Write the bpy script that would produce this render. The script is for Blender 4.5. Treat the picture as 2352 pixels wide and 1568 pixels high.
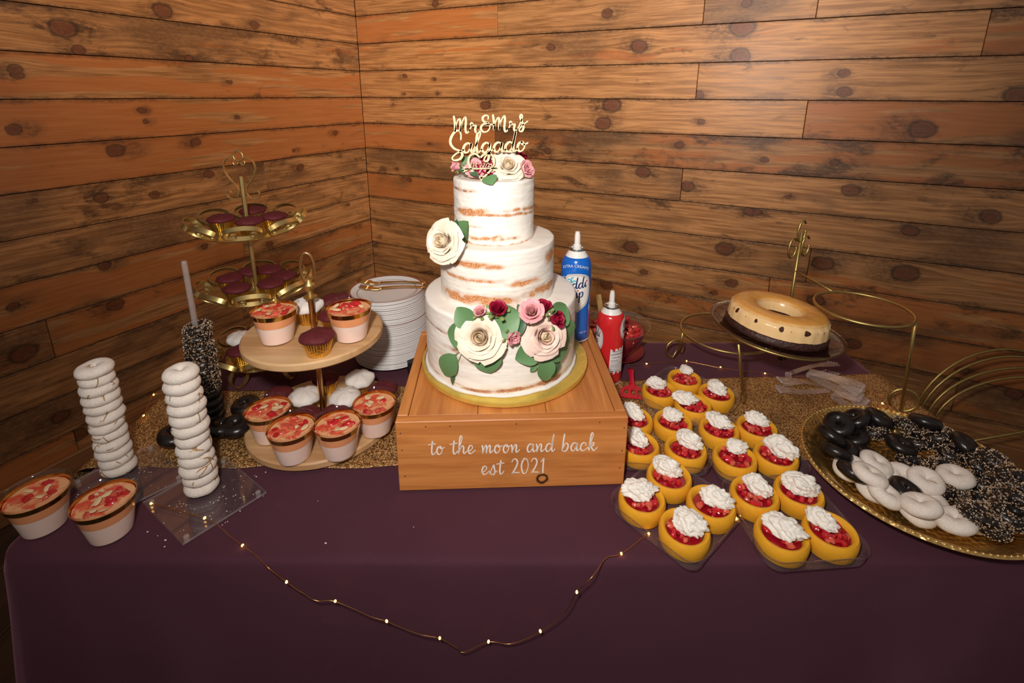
import bpy, bmesh, math, random
from math import sin, cos, pi, sqrt, atan2, exp, radians
from mathutils import Vector, Matrix, Quaternion, noise
for o in list(bpy.data.objects): bpy.data.objects.remove(o)
scene = bpy.context.scene
COL = scene.collection
RND = random.Random(7)

# ------------------------------------------------------------------ camera
FPX, CY, PIT, RO = 1131.0, 521.6, 0.2634, -0.0024      # focal length in px (2352 wide), principal row, pitch, roll
TT, CH = 0.74, 1.40                                     # table top, camera height
cam_d = bpy.data.cameras.new('camera'); cam = bpy.data.objects.new('camera', cam_d); COL.objects.link(cam)
cam_d.sensor_width = 36.0; cam_d.sensor_fit = 'HORIZONTAL'
cam_d.lens = 36.0*FPX/2352
cam_d.shift_y = -(784-CY)/2352
cam_d.clip_start = 0.02
cam.matrix_world = Matrix.Translation((0, 0, CH)) @ Matrix.Rotation(pi/2-PIT, 4, 'X') @ Matrix.Rotation(-RO, 4, 'Z')
scene.camera = cam

# ------------------------------------------------------------------ light
scene.view_settings.view_transform = 'Standard'
scene.view_settings.look = 'None'
scene.view_settings.gamma = 1.0
scene.view_settings.use_curve_mapping = False
scene.view_settings.exposure = 0.0
world = bpy.data.worlds.new('room_ambience'); scene.world = world
world.use_nodes = True
world.node_tree.nodes['Background'].inputs[0].default_value = (1.0, 0.86, 0.78, 1)
world.node_tree.nodes['Background'].inputs[1].default_value = 0.185
def aim(o, target):
    d = Vector(target)-o.location
    o.rotation_euler = d.to_track_quat('-Z', 'Y').to_euler()
fl = bpy.data.lights.new('camera_flash', 'SPOT')
fl.energy = 53; fl.color = (1.0, 0.93, 0.86); fl.shadow_soft_size = 0.035
fl.spot_size = radians(158); fl.spot_blend = 1.0
flash = bpy.data.objects.new('camera_flash', fl); COL.objects.link(flash)
flash.location = (-0.10, 0.0, 1.56); aim(flash, (0.08, 1.0, 1.46))
def downlight(loc, energy, col, size=0.5, target=None):
    l = bpy.data.lights.new('ceiling_downlight', 'AREA'); l.energy = energy; l.color = col; l.size = size; l.shape = 'DISK'
    o = bpy.data.objects.new('ceiling_downlight', l); COL.objects.link(o); o.location = loc
    aim(o, target or (loc[0], loc[1], 0)); return o
def unseen_spot(loc, target, energy, col, size, soft=0.15):
    l = bpy.data.lights.new('unseen_wall_spot', 'SPOT'); l.energy = energy; l.color = col; l.spot_size = radians(size); l.spot_blend = 1.0; l.shadow_soft_size = soft
    o = bpy.data.objects.new('unseen_wall_spot', l); COL.objects.link(o); o.location = loc; aim(o, target); return o
unseen_spot((0.4, 0.3, 3.1), (0.38, 2.35, 1.88), 370, (1.0, 0.88, 0.76), 74, 0.25)  # unseen spot, added to shape the bright patch on the planks
unseen_spot((-0.6, 0.6, 3.1), (-1.2, 2.35, 2.05), 165, (1.0, 0.76, 0.52), 80, 0.25)  # unseen warm spot, added to brighten the upper left wall

# ------------------------------------------------------------------ pixel <-> place (photo measured on known planes)
cp, sp = cos(PIT), sin(PIT)
def ray(x, y):
    a = (x-1176)/FPX; b = (CY-y)/FPX
    u = a*cos(RO)+b*sin(RO); v = -a*sin(RO)+b*cos(RO)
    return Vector((u, cp+v*sp, -sp+v*cp))
def P(x, y, z):                       # on the level plane z
    r = ray(x, y); t = (z-CH)/r.z; return Vector((r.x*t, r.y*t, z))
def Q(x, y, Y):                       # on the upright plane at depth Y
    r = ray(x, y); t = Y/r.y; return Vector((r.x*t, Y, CH+r.z*t))
def CYL(x, y, c, R):                  # first hit on an upright cylinder round c
    r = ray(x, y)
    a = r.x*r.x+r.y*r.y; b = -2*(r.x*c[0]+r.y*c[1]); k = c[0]**2+c[1]**2-R*R
    d = max(b*b-4*a*k, 0); t = (-b-sqrt(d))/(2*a)
    return Vector((r.x*t, r.y*t, CH+r.z*t))

# ------------------------------------------------------------------ objects
def tag(o, label=None, cat=None, group=None, kind=None):
    if label: o['label'] = label
    if cat: o['category'] = cat
    if group: o['group'] = group
    if kind: o['kind'] = kind
    return o
def thing(name, label, cat, loc=(0, 0, 0), rot=None, group=None, kind=None):
    o = bpy.data.objects.new(name, None); COL.objects.link(o); o.location = loc
    o.empty_display_size = 0.02
    if rot is not None:
        if isinstance(rot, Quaternion): o.rotation_mode = 'QUATERNION'; o.rotation_quaternion = rot
        elif isinstance(rot, (int, float)): o.rotation_euler = (0, 0, rot)
        else: o.rotation_euler = rot
    return tag(o, label, cat, group, kind)
def link(name, mesh, parent=None, loc=(0, 0, 0), rot=None, scale=None):
    o = bpy.data.objects.new(name, mesh); COL.objects.link(o); o.parent = parent; o.location = loc
    if rot is not None:
        if isinstance(rot, Quaternion): o.rotation_mode = 'QUATERNION'; o.rotation_quaternion = rot
        elif isinstance(rot, (int, float)): o.rotation_euler = (0, 0, rot)
        else: o.rotation_euler = rot
    if scale is not None: o.scale = (scale,)*3 if isinstance(scale, (int, float)) else scale
    return o
def copy_tree(o, parent=None):
    c = o.copy(); COL.objects.link(c)
    if parent: c.parent = parent
    for ch in list(o.children): copy_tree(ch, c)
    return c
def to_quat(axis_z, hint=(0, 0, 1), roll=0.0):
    z = Vector(axis_z).normalized(); h = Vector(hint)
    x = h.cross(z)
    if x.length < 1e-5: x = Vector((1, 0, 0)).cross(z)
    x.normalize(); y = z.cross(x)
    m = Matrix((x, y, z)).transposed()
    return (m.to_quaternion() @ Quaternion((0, 0, 1), roll))

class MB:
    def __init__(s): s.v = []; s.f = []; s.m = []; s.cur = 0; s.att = None
    def add(s, vs, fs):
        b = len(s.v); s.v += [tuple(p) for p in vs]
        for f in fs: s.f.append(tuple(b+i for i in f)); s.m.append(s.cur)
        return s
    def box(s, c, d, rz=0.0, ch=0.0):
        hx, hy, hz = d[0]/2, d[1]/2, d[2]/2
        bm = bmesh.new()
        pts = []
        if ch <= 0:
            pts = [(x, y, z) for x in (-hx, hx) for y in (-hy, hy) for z in (-hz, hz)]
        else:
            for sx in (-1, 1):
                for sy in (-1, 1):
                    for sz in (-1, 1):
                        pts += [(sx*hx, sy*(hy-ch), sz*(hz-ch)), (sx*(hx-ch), sy*hy, sz*(hz-ch)), (sx*(hx-ch), sy*(hy-ch), sz*hz)]
        for p in pts: bm.verts.new(p)
        bmesh.ops.convex_hull(bm, input=bm.verts)
        bmesh.ops.dissolve_limit(bm, angle_limit=0.01, verts=bm.verts, edges=bm.edges)
        bm.verts.index_update()
        cr, sr = cos(rz), sin(rz)
        vs = [(c[0]+p.co.x*cr-p.co.y*sr, c[1]+p.co.x*sr+p.co.y*cr, c[2]+p.co.z) for p in bm.verts]
        fs = [tuple(v.index for v in f.verts) for f in bm.faces]
        bm.free(); return s.add(vs, fs)
    def lathe(s, prof, n=32, c=(0, 0, 0), fn=None):      # prof: (r,z)
        vs = []; fs = []; rings = []
        for r, z in prof:
            if r < 1e-6:
                rings.append([len(vs)]); vs.append((c[0], c[1], c[2]+z))
            else:
                k = len(vs); rings.append(list(range(k, k+n)))
                for i in range(n):
                    a = 2*pi*i/n; rr, zz = (r, z) if fn is None else fn(r, z, a)
                    vs.append((c[0]+rr*cos(a), c[1]+rr*sin(a), c[2]+zz))
        for A, B in zip(rings, rings[1:]):
            if len(A) == 1 and len(B) == 1: continue
            for i in range(n):
                j = (i+1) % n
                if len(A) == 1: fs.append((A[0], B[j], B[i]))
                elif len(B) == 1: fs.append((A[i], A[j], B[0]))
                else: fs.append((A[i], A[j], B[j], B[i]))
        return s.add(vs, fs)
    def tube(s, pts, r, n=8, closed=False, caps=True, flat=None):   # flat=(w,t) strap section
        pts = [Vector(p) for p in pts]; m = len(pts)
        if m < 2: return s
        T = []
        for i in range(m):
            a = pts[(i-1) % m] if (closed or i > 0) else pts[i]; b = pts[(i+1) % m] if (closed or i < m-1) else pts[i]
            d = (b-a); T.append(d.normalized() if d.length > 1e-9 else Vector((0, 0, 1)))
        N = T[0].orthogonal().normalized(); vs = []; fs = []
        if hasattr(flat, '__len__') and len(flat) > 2: N = (Vector(flat[2])-T[0]*T[0].dot(Vector(flat[2]))).normalized()
        for i in range(m):
            N = (N-T[i]*N.dot(T[i]))
            N = N.normalized() if N.length > 1e-6 else T[i].orthogonal().normalized()
            if flat is not None and len(flat) > 2:
                h = Vector(flat[2]); h2 = h-T[i]*h.dot(T[i])
                if h2.length > 0.05: N = h2.normalized()
            B = T[i].cross(N)
            rr = r[i] if isinstance(r, (list, tuple)) else r
            if flat is None:
                for k in range(n):
                    a = 2*pi*k/n; vs.append(pts[i]+N*(rr*cos(a))+B*(rr*sin(a)))
            else:
                w, t = flat[0]/2, flat[1]/2
                for a, b in ((w, t), (-w, t), (-w, -t), (w, -t)): vs.append(pts[i]+N*a+B*b)
        q = n if flat is None else 4
        for i in range(m if closed else m-1):
            j = (i+1) % m
            for k in range(q):
                l = (k+1) % q; fs.append((i*q+k, i*q+l, j*q+l, j*q+k))
        if caps and not closed:
            fs.append(tuple(reversed(range(q)))); fs.append(tuple((m-1)*q+k for k in range(q)))
        return s.add(vs, fs)
    def sphere(s, c, r, nu=12, nv=8, sc=(1, 1, 1), fn=None):
        vs = [(c[0], c[1], c[2]-r*sc[2])]; fs = []
        for j in range(1, nv):
            b = -pi/2+pi*j/nv
            for i in range(nu):
                a = 2*pi*i/nu; d = Vector((cos(b)*cos(a), cos(b)*sin(a), sin(b)))
                k = r*(1 if fn is None else fn(d)); vs.append((c[0]+d.x*k*sc[0], c[1]+d.y*k*sc[1], c[2]+d.z*k*sc[2]))
        vs.append((c[0], c[1], c[2]+r*sc[2])); L = len(vs)-1
        for i in range(nu):
            fs.append((0, 1+(i+1) % nu, 1+i)); b = 1+(nv-2)*nu; fs.append((b+i, b+(i+1) % nu, L))
        for j in range(nv-2):
            for i in range(nu):
                a = 1+j*nu; l = (i+1) % nu; fs.append((a+i, a+l, a+nu+l, a+nu+i))
        return s.add(vs, fs)
    def grid(s, nu, nv, fn, cu=False):
        vs = [fn(i/(nu if cu else nu-1), j/(nv-1)) for j in range(nv) for i in range(nu)]; fs = []
        for j in range(nv-1):
            for i in range(nu if cu else nu-1):
                l = (i+1) % nu; fs.append((j*nu+i, j*nu+l, (j+1)*nu+l, (j+1)*nu+i))
        return s.add(vs, fs)
    def poly_prism(s, pts, axis_o, ax, ay, t):           # polygon (2d) extruded by t along ax x ay
        o = Vector(axis_o); ax = Vector(ax); ay = Vector(ay); az = ax.cross(ay).normalized(); n = len(pts)
        A = [o+ax*p[0]+ay*p[1] for p in pts]; B = [p+az*t for p in A]
        return s.add(A+B, [tuple(reversed(range(n))), tuple(range(n, 2*n))]+[(i, (i+1) % n, n+(i+1) % n, n+i) for i in range(n)])
    def mesh(s, name, mats, smooth=35):
        me = bpy.data.meshes.new(name); me.from_pydata(s.v, [], s.f)
        for m in (mats if isinstance(mats, (list, tuple)) else [mats]): me.materials.append(m)
        if any(s.m): me.polygons.foreach_set('material_index', s.m)
        if s.att:
            for an, vals in s.att.items():
                at = me.attributes.new(an, 'FLOAT', 'POINT'); at.data.foreach_set('value', vals)
        me.update(); me.validate()
        if smooth:
            me.polygons.foreach_set('use_smooth', [True]*len(me.polygons))
            if smooth < 180: me.set_sharp_from_angle(angle=radians(smooth))
        return me
    def build(s, name, mats, parent=None, smooth=35, loc=(0, 0, 0), rot=None):
        return link(name, s.mesh(name, mats, smooth), parent, loc, rot)

def crom(pts, n=8, closed=False):
    pts = [Vector(p) for p in pts]; m = len(pts); out = []
    for i in range(m if closed else m-1):
        p0 = pts[(i-1) % m] if closed or i > 0 else pts[0]*2-pts[1]
        p1 = pts[i]; p2 = pts[(i+1) % m]; p3 = pts[(i+2) % m] if closed or i+2 < m else pts[-1]*2-pts[-2]
        for k in range(n):
            t = k/n
            out.append(0.5*((2*p1)+(p2-p0)*t+(2*p0-5*p1+4*p2-p3)*t*t+(3*p1-p0-3*p2+p3)*t**3))
    if not closed: out.append(pts[-1].copy())
    return out
def nz(p, s=1.0): return noise.noise(Vector(p)*s)

# ------------------------------------------------------------------ materials
class NT:
    def __init__(s, name):
        s.mat = bpy.data.materials.new(name); s.mat.use_nodes = True; s.t = s.mat.node_tree
        s.b = s.t.nodes['Principled BSDF']; s.out = s.t.nodes['Material Output']
    def n(s, typ, ins=None, **kw):
        nd = s.t.nodes.new(typ)
        for k, v in kw.items(): setattr(nd, k, v)
        for k, v in (ins or {}).items(): s.set(nd.inputs[k], v)
        return nd
    def set(s, sock, v):
        if isinstance(v, bpy.types.NodeSocket): s.t.links.new(v, sock)
        else:
            if isinstance(v, tuple) and len(v) == 3 and sock.type == 'RGBA': v = v+(1,)
            sock.default_value = v
    def P(s, **kw):
        for k, v in kw.items(): s.set(s.b.inputs[k.replace('_', ' ')], v)
        return s
    def math(s, op, a, b=0.0, c=0.0):
        nd = s.n('ShaderNodeMath', operation=op); s.set(nd.inputs[0], a); s.set(nd.inputs[1], b); s.set(nd.inputs[2], c); return nd.outputs[0]
    def vm(s, op, a, b=(0, 0, 0), sc=None):
        nd = s.n('ShaderNodeVectorMath', operation=op); s.set(nd.inputs[0], a); s.set(nd.inputs[1], b)
        if sc is not None: s.set(nd.inputs['Scale'], sc)
        return nd.outputs['Value'] if op in ('LENGTH', 'DISTANCE', 'DOT_PRODUCT') else nd.outputs[0]
    def mix(s, f, a, b, bt='MIX'):
        nd = s.n('ShaderNodeMix', data_type='RGBA', blend_type=bt); s.set(nd.inputs[0], f); s.set(nd.inputs[6], a); s.set(nd.inputs[7], b); return nd.outputs[2]
    def mr(s, v, a, b, c=0.0, d=1.0, smooth=True):
        nd = s.n('ShaderNodeMapRange', interpolation_type='SMOOTHSTEP' if smooth else 'LINEAR')
        for i, x in enumerate((v, a, b, c, d)): s.set(nd.inputs[i], x)
        return nd.outputs[0]
    def noise(s, vec, scale, detail=3.0, rough=0.5, dist=0.0, col=False):
        nd = s.n('ShaderNodeTexNoise'); s.set(nd.inputs['Vector'], vec); s.set(nd.inputs['Scale'], scale); s.set(nd.inputs['Detail'], detail)
        s.set(nd.inputs['Roughness'], rough); s.set(nd.inputs['Distortion'], dist); return nd.outputs['Color' if col else 'Fac']
    def vor(s, vec, scale, feature='F1', out='Distance', rnd=1.0):
        nd = s.n('ShaderNodeTexVoronoi', feature=feature); s.set(nd.inputs['Vector'], vec); s.set(nd.inputs['Scale'], scale)
        s.set(nd.inputs['Randomness'], rnd); return nd.outputs[out]
    def obj(s): return s.n('ShaderNodeTexCoord').outputs['Object']
    def rand(s): return s.n('ShaderNodeObjectInfo').outputs['Random']
    def attr(s, name, typ='GEOMETRY', out='Fac'): return s.n('ShaderNodeAttribute', attribute_name=name, attribute_type=typ).outputs[out]
    def bump(s, h, strength=0.3, dist=0.002):
        nd = s.n('ShaderNodeBump'); s.set(nd.inputs['Height'], h); s.set(nd.inputs['Strength'], strength); s.set(nd.inputs['Distance'], dist)
        s.t.links.new(nd.outputs[0], s.b.inputs['Normal']); return nd
def simple(name, col, rough=0.5, metal=0.0, var=0.12, vs=60.0, bump=0.0, bs=200.0, bd=0.001, spec=0.5, sss=0.0, sssr=(0.01, 0.006, 0.004), coat=0.0, sheen=0.0):
    t = NT(name); o = t.obj()
    f = t.noise(o, vs, 3)
    c2 = tuple(max(0, c*(1-var*2)) for c in col); c1 = tuple(min(1, c*(1+var)) for c in col)
    t.P(Base_Color=t.mix(f, c2, c1), Roughness=rough, Metallic=metal, Specular_IOR_Level=spec, Coat_Weight=coat, Sheen_Weight=sheen)
    if sss: t.P(Subsurface_Weight=sss, Subsurface_Radius=sssr, Subsurface_Scale=1.0)
    if bump: t.bump(t.noise(o, bs, 3), bump, bd)
    return t.mat
def clear(name, tint=(1, 1, 1), ior=1.45, rough=0.03, refl=1.0, body=0.0, bodycol=(0.8, 0.8, 0.8)):
    t = NT(name)
    tr = t.n('ShaderNodeBsdfTransparent', {'Color': tint}); gl = t.n('ShaderNodeBsdfGlossy', {'Roughness': rough, 'Color': (1, 1, 1)})
    lw = t.n('ShaderNodeLayerWeight', {'Blend': 0.5}).outputs['Facing']; f0 = ((ior-1)/(ior+1))**2*1.8
    fr = t.math('ADD', f0, t.math('MULTIPLY', t.math('POWER', lw, 5.0), 1-f0))
    f = t.math('MULTIPLY', fr, refl)
    o = t.obj(); f = t.math('MULTIPLY', f, t.mr(t.noise(o, 40.0, 2), 0.2, 0.8, 0.85, 1.0))
    base = tr.outputs[0]
    if body:
        df = t.n('ShaderNodeBsdfDiffuse', {'Color': bodycol}); m0 = t.n('ShaderNodeMixShader', {0: body}); t.t.links.new(base, m0.inputs[1]); t.t.links.new(df.outputs[0], m0.inputs[2]); base = m0.outputs[0]
    m = t.n('ShaderNodeMixShader'); t.set(m.inputs[0], f); t.t.links.new(base, m.inputs[1]); t.t.links.new(gl.outputs[0], m.inputs[2])
    t.t.links.new(m.outputs[0], t.out.inputs['Surface']); return t.mat

def plank_wood():
    t = NT('stained_pine_planks'); o = t.obj()
    sx = t.n('ShaderNodeSeparateXYZ', {0: o}); x, z = sx.outputs[0], sx.outputs[2]
    seed = t.math('MULTIPLY', t.rand(), 57.0)
    tone = t.n('ShaderNodeSeparateXYZ', {0: t.attr('tone', 'OBJECT', 'Vector')})
    bright, red, blotch = tone.outputs[0], tone.outputs[1], tone.outputs[2]
    bulge = 0.0; core = 0.0; ring = 0.0; halo = 0.0
    wob = t.math('MULTIPLY', t.math('SUBTRACT', t.noise(o, 34.0, 3), 0.5), 0.016)
    for k in ('knot_a', 'knot_b', 'knot_c', 'knot_d'):
        kk = t.n('ShaderNodeSeparateXYZ', {0: t.attr(k, 'OBJECT', 'Vector')}); kx, kz, kr = kk.outputs
        dx = t.math('SUBTRACT', x, kx); dz = t.math('SUBTRACT', z, kz)
        dxs = t.math('MULTIPLY', dx, 0.75)
        d = t.math('ADD', t.math('SQRT', t.math('ADD', t.math('MULTIPLY', dxs, dxs), t.math('MULTIPLY', dz, dz))), wob)
        q = t.math('DIVIDE', d, t.math('MAXIMUM', kr, 0.0005))
        g = t.math('EXPONENT', t.math('MULTIPLY', t.math('MULTIPLY', q, q), -0.11))
        bulge = t.math('ADD', bulge, t.math('MULTIPLY', t.math('MULTIPLY', g, kr), t.math('SIGN', dz)))
        core = t.math('MAXIMUM', core, t.mr(q, 0.75, 1.05, 1.0, 0.0))
        ring = t.math('MAXIMUM', ring, t.math('MULTIPLY', t.mr(q, 0.8, 1.0), t.mr(q, 1.05, 1.5, 1.0, 0.0)))
        # smoky stain trailing off to one side of the knot
        dx2 = t.math('SUBTRACT', dx, t.math('MULTIPLY', kr, t.math('MULTIPLY', t.math('SINE', t.math('MULTIPLY', kx, 97.0)), 2.2))); q2 = t.math('DIVIDE', t.math('SQRT', t.math('ADD', t.math('MULTIPLY', t.math('MULTIPLY', dx2, 0.6), t.math('MULTIPLY', dx2, 0.6)), t.math('MULTIPLY', dz, dz))), t.math('MAXIMUM', kr, 0.0005))
        halo = t.math('MAXIMUM', halo, t.mr(t.math('ADD', q2, t.math('MULTIPLY', wob, 120.0)), 0.4, 3.2, 1.0, 0.0))
    zz = t.math('SUBTRACT', z, t.math('MULTIPLY', bulge, 0.9))
    v1 = t.n('ShaderNodeCombineXYZ', {0: t.math('ADD', t.math('MULTIPLY', x, 0.05), seed), 1: seed, 2: zz}).outputs[0]
    g1 = t.noise(v1, 95.0, 4, 0.65, 0.25)
    v2 = t.n('ShaderNodeCombineXYZ', {0: t.math('ADD', t.math('MULTIPLY', x, 0.10), seed), 1: 3.0, 2: zz}).outputs[0]
    heart = t.mr(t.noise(v2, 19.0, 2, 0.4, 0.0), t.math('SUBTRACT', 0.78, t.math('MULTIPLY', red, 0.42)), t.math('SUBTRACT', 0.82, t.math('MULTIPLY', red, 0.42)))
    v3 = t.n('ShaderNodeCombineXYZ', {0: t.math('ADD', x, seed), 1: seed, 2: t.math('MULTIPLY', z, 2.2)}).outputs[0]
    st = t.noise(v3, 6.5, 6, 0.66, 0.4)
    stain = t.mr(st, t.math('SUBTRACT', 0.68, t.math('MULTIPLY', blotch, 0.24)), t.math('SUBTRACT', 0.84, t.math('MULTIPLY', blotch, 0.24)))
    fine = t.noise(v3, 60.0, 4, 0.7)
    c = t.mix(t.mr(g1, 0.32, 0.68), (0.245, 0.104, 0.034), (0.48, 0.226, 0.082))
    c = t.mix(t.math('MULTIPLY', heart, 0.75), c, (0.40, 0.125, 0.030))
    sf = t.math('MINIMUM', t.math('ADD', t.math('MULTIPLY', stain, t.mr(fine, 0.25, 0.6, 0.45, 1.0)), t.math('MULTIPLY', halo, t.mr(fine, 0.3, 0.65, 0.25, 0.85))), 1.0)
    c = t.mix(t.math('MULTIPLY', sf, 0.86), c, (0.050, 0.021, 0.009))
    wv = t.n('ShaderNodeCombineXYZ', {0: t.math('ADD', t.math('MULTIPLY', x, 0.5), seed), 1: 7.0, 2: t.math('MULTIPLY', z, 1.4)}).outputs[0]
    wide = t.mr(t.noise(wv, 4.2, 3, 0.55, 0.3), t.math('SUBTRACT', 0.62, t.math('MULTIPLY', blotch, 0.25)), t.math('SUBTRACT', 0.82, t.math('MULTIPLY', blotch, 0.25)))
    c = t.mix(t.math('MULTIPLY', wide, t.mr(fine, 0.25, 0.7, 0.45, 0.85)), c, (0.105, 0.050, 0.023))
    edge = t.mr(t.math('ADD', t.math('ABSOLUTE', z), t.math('MULTIPLY', t.math('SUBTRACT', st, 0.5), 0.05)), 0.056, 0.074)
    c = t.mix(t.math('MULTIPLY', edge, t.mr(fine, 0.3, 0.65, 0.25, 0.8)), c, (0.060, 0.027, 0.012))
    c = t.mix(t.math('MULTIPLY', ring, 0.75), c, (0.035, 0.013, 0.006))
    c = t.mix(t.math('MULTIPLY', core, 0.9), c, t.mix(t.noise(o, 120.0, 2), (0.065, 0.018, 0.008), (0.19, 0.06, 0.025)))
    br = t.n('ShaderNodeCombineXYZ', {0: bright, 1: bright, 2: bright}).outputs[0]
    c = t.mix(1.0, c, br, 'MULTIPLY')
    t.P(Base_Color=c, Roughness=t.mr(g1, 0.2, 0.8, 0.36, 0.50), Specular_IOR_Level=0.5, Coat_Weight=0.25, Coat_Roughness=0.32)
    t.bump(t.noise(t.vm("MULTIPLY", o, (0.06, 1, 1)), 95.0, 2), 0.22, 0.0025)
    return t.mat
def wood(name, light, dark, scale=1.0, rough=0.5, axis=0, knots=0.0):
    t = NT(name); o = t.obj(); sx = t.n('ShaderNodeSeparateXYZ', {0: o}); ax = [sx.outputs[0], sx.outputs[1], sx.outputs[2]]
    seed = t.math('MULTIPLY', t.rand(), 31.0)
    ax[axis] = t.math('MULTIPLY', ax[axis], 0.06)
    v = t.n('ShaderNodeCombineXYZ', {0: t.math('ADD', ax[0], seed), 1: ax[1], 2: ax[2]}).outputs[0]
    g = t.noise(v, 120.0*scale, 4, 0.6, 0.5); b = t.noise(v, 22.0*scale, 3, 0.55, 0.3)
    f = t.math('ADD', t.math('MULTIPLY', g, 0.45), t.math('MULTIPLY', b, 0.55))
    c = t.mix(t.mr(f, 0.36, 0.64), dark, light)
    if knots:
        big = t.noise(o, 9.0, 3); c = t.mix(t.math('MULTIPLY', t.mr(big, 0.55, 0.8), knots), c, tuple(k*0.45 for k in dark))
        kk = t.n('ShaderNodeSeparateXYZ', {0: t.attr('knot_a', 'OBJECT', 'Vector')})
        dx = t.math('SUBTRACT', sx.outputs[0], kk.outputs[0]); dz = t.math('SUBTRACT', sx.outputs[2], kk.outputs[1])
        d = t.math('ADD', t.math('SQRT', t.math('ADD', t.math('MULTIPLY', dx, dx), t.math('MULTIPLY', dz, dz))), t.math('MULTIPLY', t.math('SUBTRACT', t.noise(o, 90.0, 2), 0.5), 0.006))
        q = t.math('DIVIDE', d, t.math('MAXIMUM', kk.outputs[2], 0.0004))
        c = t.mix(t.math('MULTIPLY', t.mr(q, 0.5, 0.85), t.mr(q, 1.0, 1.5, 0.95, 0.0)), c, (0.016, 0.007, 0.003))
    t.P(Base_Color=c, Roughness=rough); t.bump(g, 0.15, 0.0012); return t.mat

M = {}
M['plank'] = plank_wood()
M['box'] = wood('orange_stained_pine', (0.68, 0.27, 0.075), (0.46, 0.155, 0.036), 0.8, 0.45, 0, 0.25)
M['boxtop'] = wood('orange_stained_pine_top', (0.64, 0.255, 0.072), (0.44, 0.15, 0.036), 0.8, 0.42, 1, 0.25)
M['disc'] = wood('pale_mango_wood', (0.66, 0.43, 0.22), (0.47, 0.26, 0.115), 0.45, 0.5, 0)
M['birch'] = wood('laser_cut_birch', (0.83, 0.63, 0.40), (0.70, 0.50, 0.29), 1.0, 0.55, 0)
M['floor'] = wood('dark_floorboards', (0.075, 0.042, 0.024), (0.035, 0.02, 0.012), 0.4, 0.45, 0)
M['base'] = wood('brown_baseboard', (0.30, 0.135, 0.05), (0.19, 0.08, 0.03), 0.6, 0.45, 0)
def cloth_mat():
    t = NT('plum_tablecloth'); o = t.obj()
    w = t.noise(o, 900.0, 2); b = t.noise(o, 7.0, 4, 0.6); d = t.mr(t.noise(o, 26.0, 5, 0.7), 0.58, 0.8)
    c = t.mix(b, (0.064, 0.0195, 0.033), (0.096, 0.029, 0.049)); c = t.mix(t.math('MULTIPLY', d, 0.18), c, (0.16, 0.075, 0.085))
    c = t.mix(t.math('MULTIPLY', w, 0.35), c, (0.02, 0.008, 0.014))
    t.P(Base_Color=c, Roughness=0.85, Specular_IOR_Level=0.25, Sheen_Weight=0.35, Sheen_Roughness=0.45, Sheen_Tint=(0.75, 0.35, 0.45))
    t.bump(t.math('ADD', t.math('MULTIPLY', w, 0.25), b), 0.25, 0.002); return t.mat
M['cloth'] = cloth_mat()
def sequin_mat():
    t = NT('gold_sequins'); o = t.obj()
    col = t.vor(o, 420.0, 'F1', 'Color'); dist = t.vor(o, 420.0)
    sc = t.n('ShaderNodeSeparateColor', {0: col})
    nv = t.vm('SUBTRACT', col, (0.5, 0.5, 0.5)); nv = t.vm('MULTIPLY', nv, (1.1, 1.1, 0.0)); geo = t.n('ShaderNodeNewGeometry')
    nn = t.vm('NORMALIZE', t.vm('ADD', geo.outputs['Normal'], nv)); t.t.links.new(nn, t.b.inputs['Normal'])
    c = t.mix(sc.outputs[0], (0.42, 0.22, 0.072), (0.74, 0.43, 0.165)); c = t.mix(t.mr(dist, 0.45, 0.65), c, (0.17, 0.08, 0.026))
    big = t.noise(o, 14.0, 4, 0.6); c = t.mix(t.mr(big, 0.5, 0.75, 0.0, 0.55), c, (0.14, 0.065, 0.02))
    t.P(Base_Color=c, Metallic=t.mr(sc.outputs[1], 0.3, 0.95, 0.1, 0.75), Roughness=0.48); return t.mat
M['sequin'] = sequin_mat()
def frosting_mat():
    t = NT('thin_frosting_over_sponge'); o = t.obj(); m = t.attr('bare'); dk = t.attr('dark')
    f = t.noise(o, 260.0, 4, 0.7); f2 = t.noise(o, 55.0, 4, 0.6)
    mm = t.mr(t.math('ADD', m, t.math('MULTIPLY', t.math('SUBTRACT', f, 0.5), 0.55)), 0.40, 0.68)
    cake = t.mix(t.mr(t.noise(o, 520.0, 2), 0.3, 0.7), (0.40, 0.125, 0.035), (0.80, 0.42, 0.20))
    cake = t.mix(dk, cake, t.mix(f, (0.05, 0.018, 0.012), (0.33, 0.12, 0.08)))
    thin = t.mr(t.math('ADD', m, t.math('MULTIPLY', t.math('SUBTRACT', f2, 0.5), 0.7)), 0.02, 0.5)
    fr = t.mix(t.math('MULTIPLY', thin, 0.6), (0.87, 0.825, 0.76), (0.62, 0.42, 0.31))
    t.P(Base_Color=t.mix(mm, fr, cake), Roughness=t.math('ADD', 0.5, t.math('MULTIPLY', mm, 0.35)), Subsurface_Weight=0.12, Subsurface_Radius=(0.006, 0.004, 0.003), Subsurface_Scale=1.0)
    t.bump(t.math('ADD', t.math('MULTIPLY', t.noise(t.vm('MULTIPLY', o, (1, 1, 4)), 50.0, 4), 0.6), t.math('MULTIPLY', t.math('MULTIPLY', mm, f), 1.2)), 0.28, 0.003); return t.mat
M['frost'] = frosting_mat()
def foil(name, col, rough=0.22, sc=120.0, strength=0.5, bd=0.002, metal=1.0):
    t = NT(name); o = t.obj(); d = t.vor(o, sc, 'F1'); n2 = t.noise(o, sc*0.6, 3)
    t.P(Base_Color=t.mix(n2, tuple(c*0.75 for c in col), col), Metallic=metal, Roughness=rough); t.bump(t.math('ADD', d, n2), strength, bd); return t.mat
M['boardfoil'] = foil('gold_foil_board', (0.95, 0.72, 0.16), 0.48, 90.0, 0.35, 0.002, 0.7)
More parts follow.
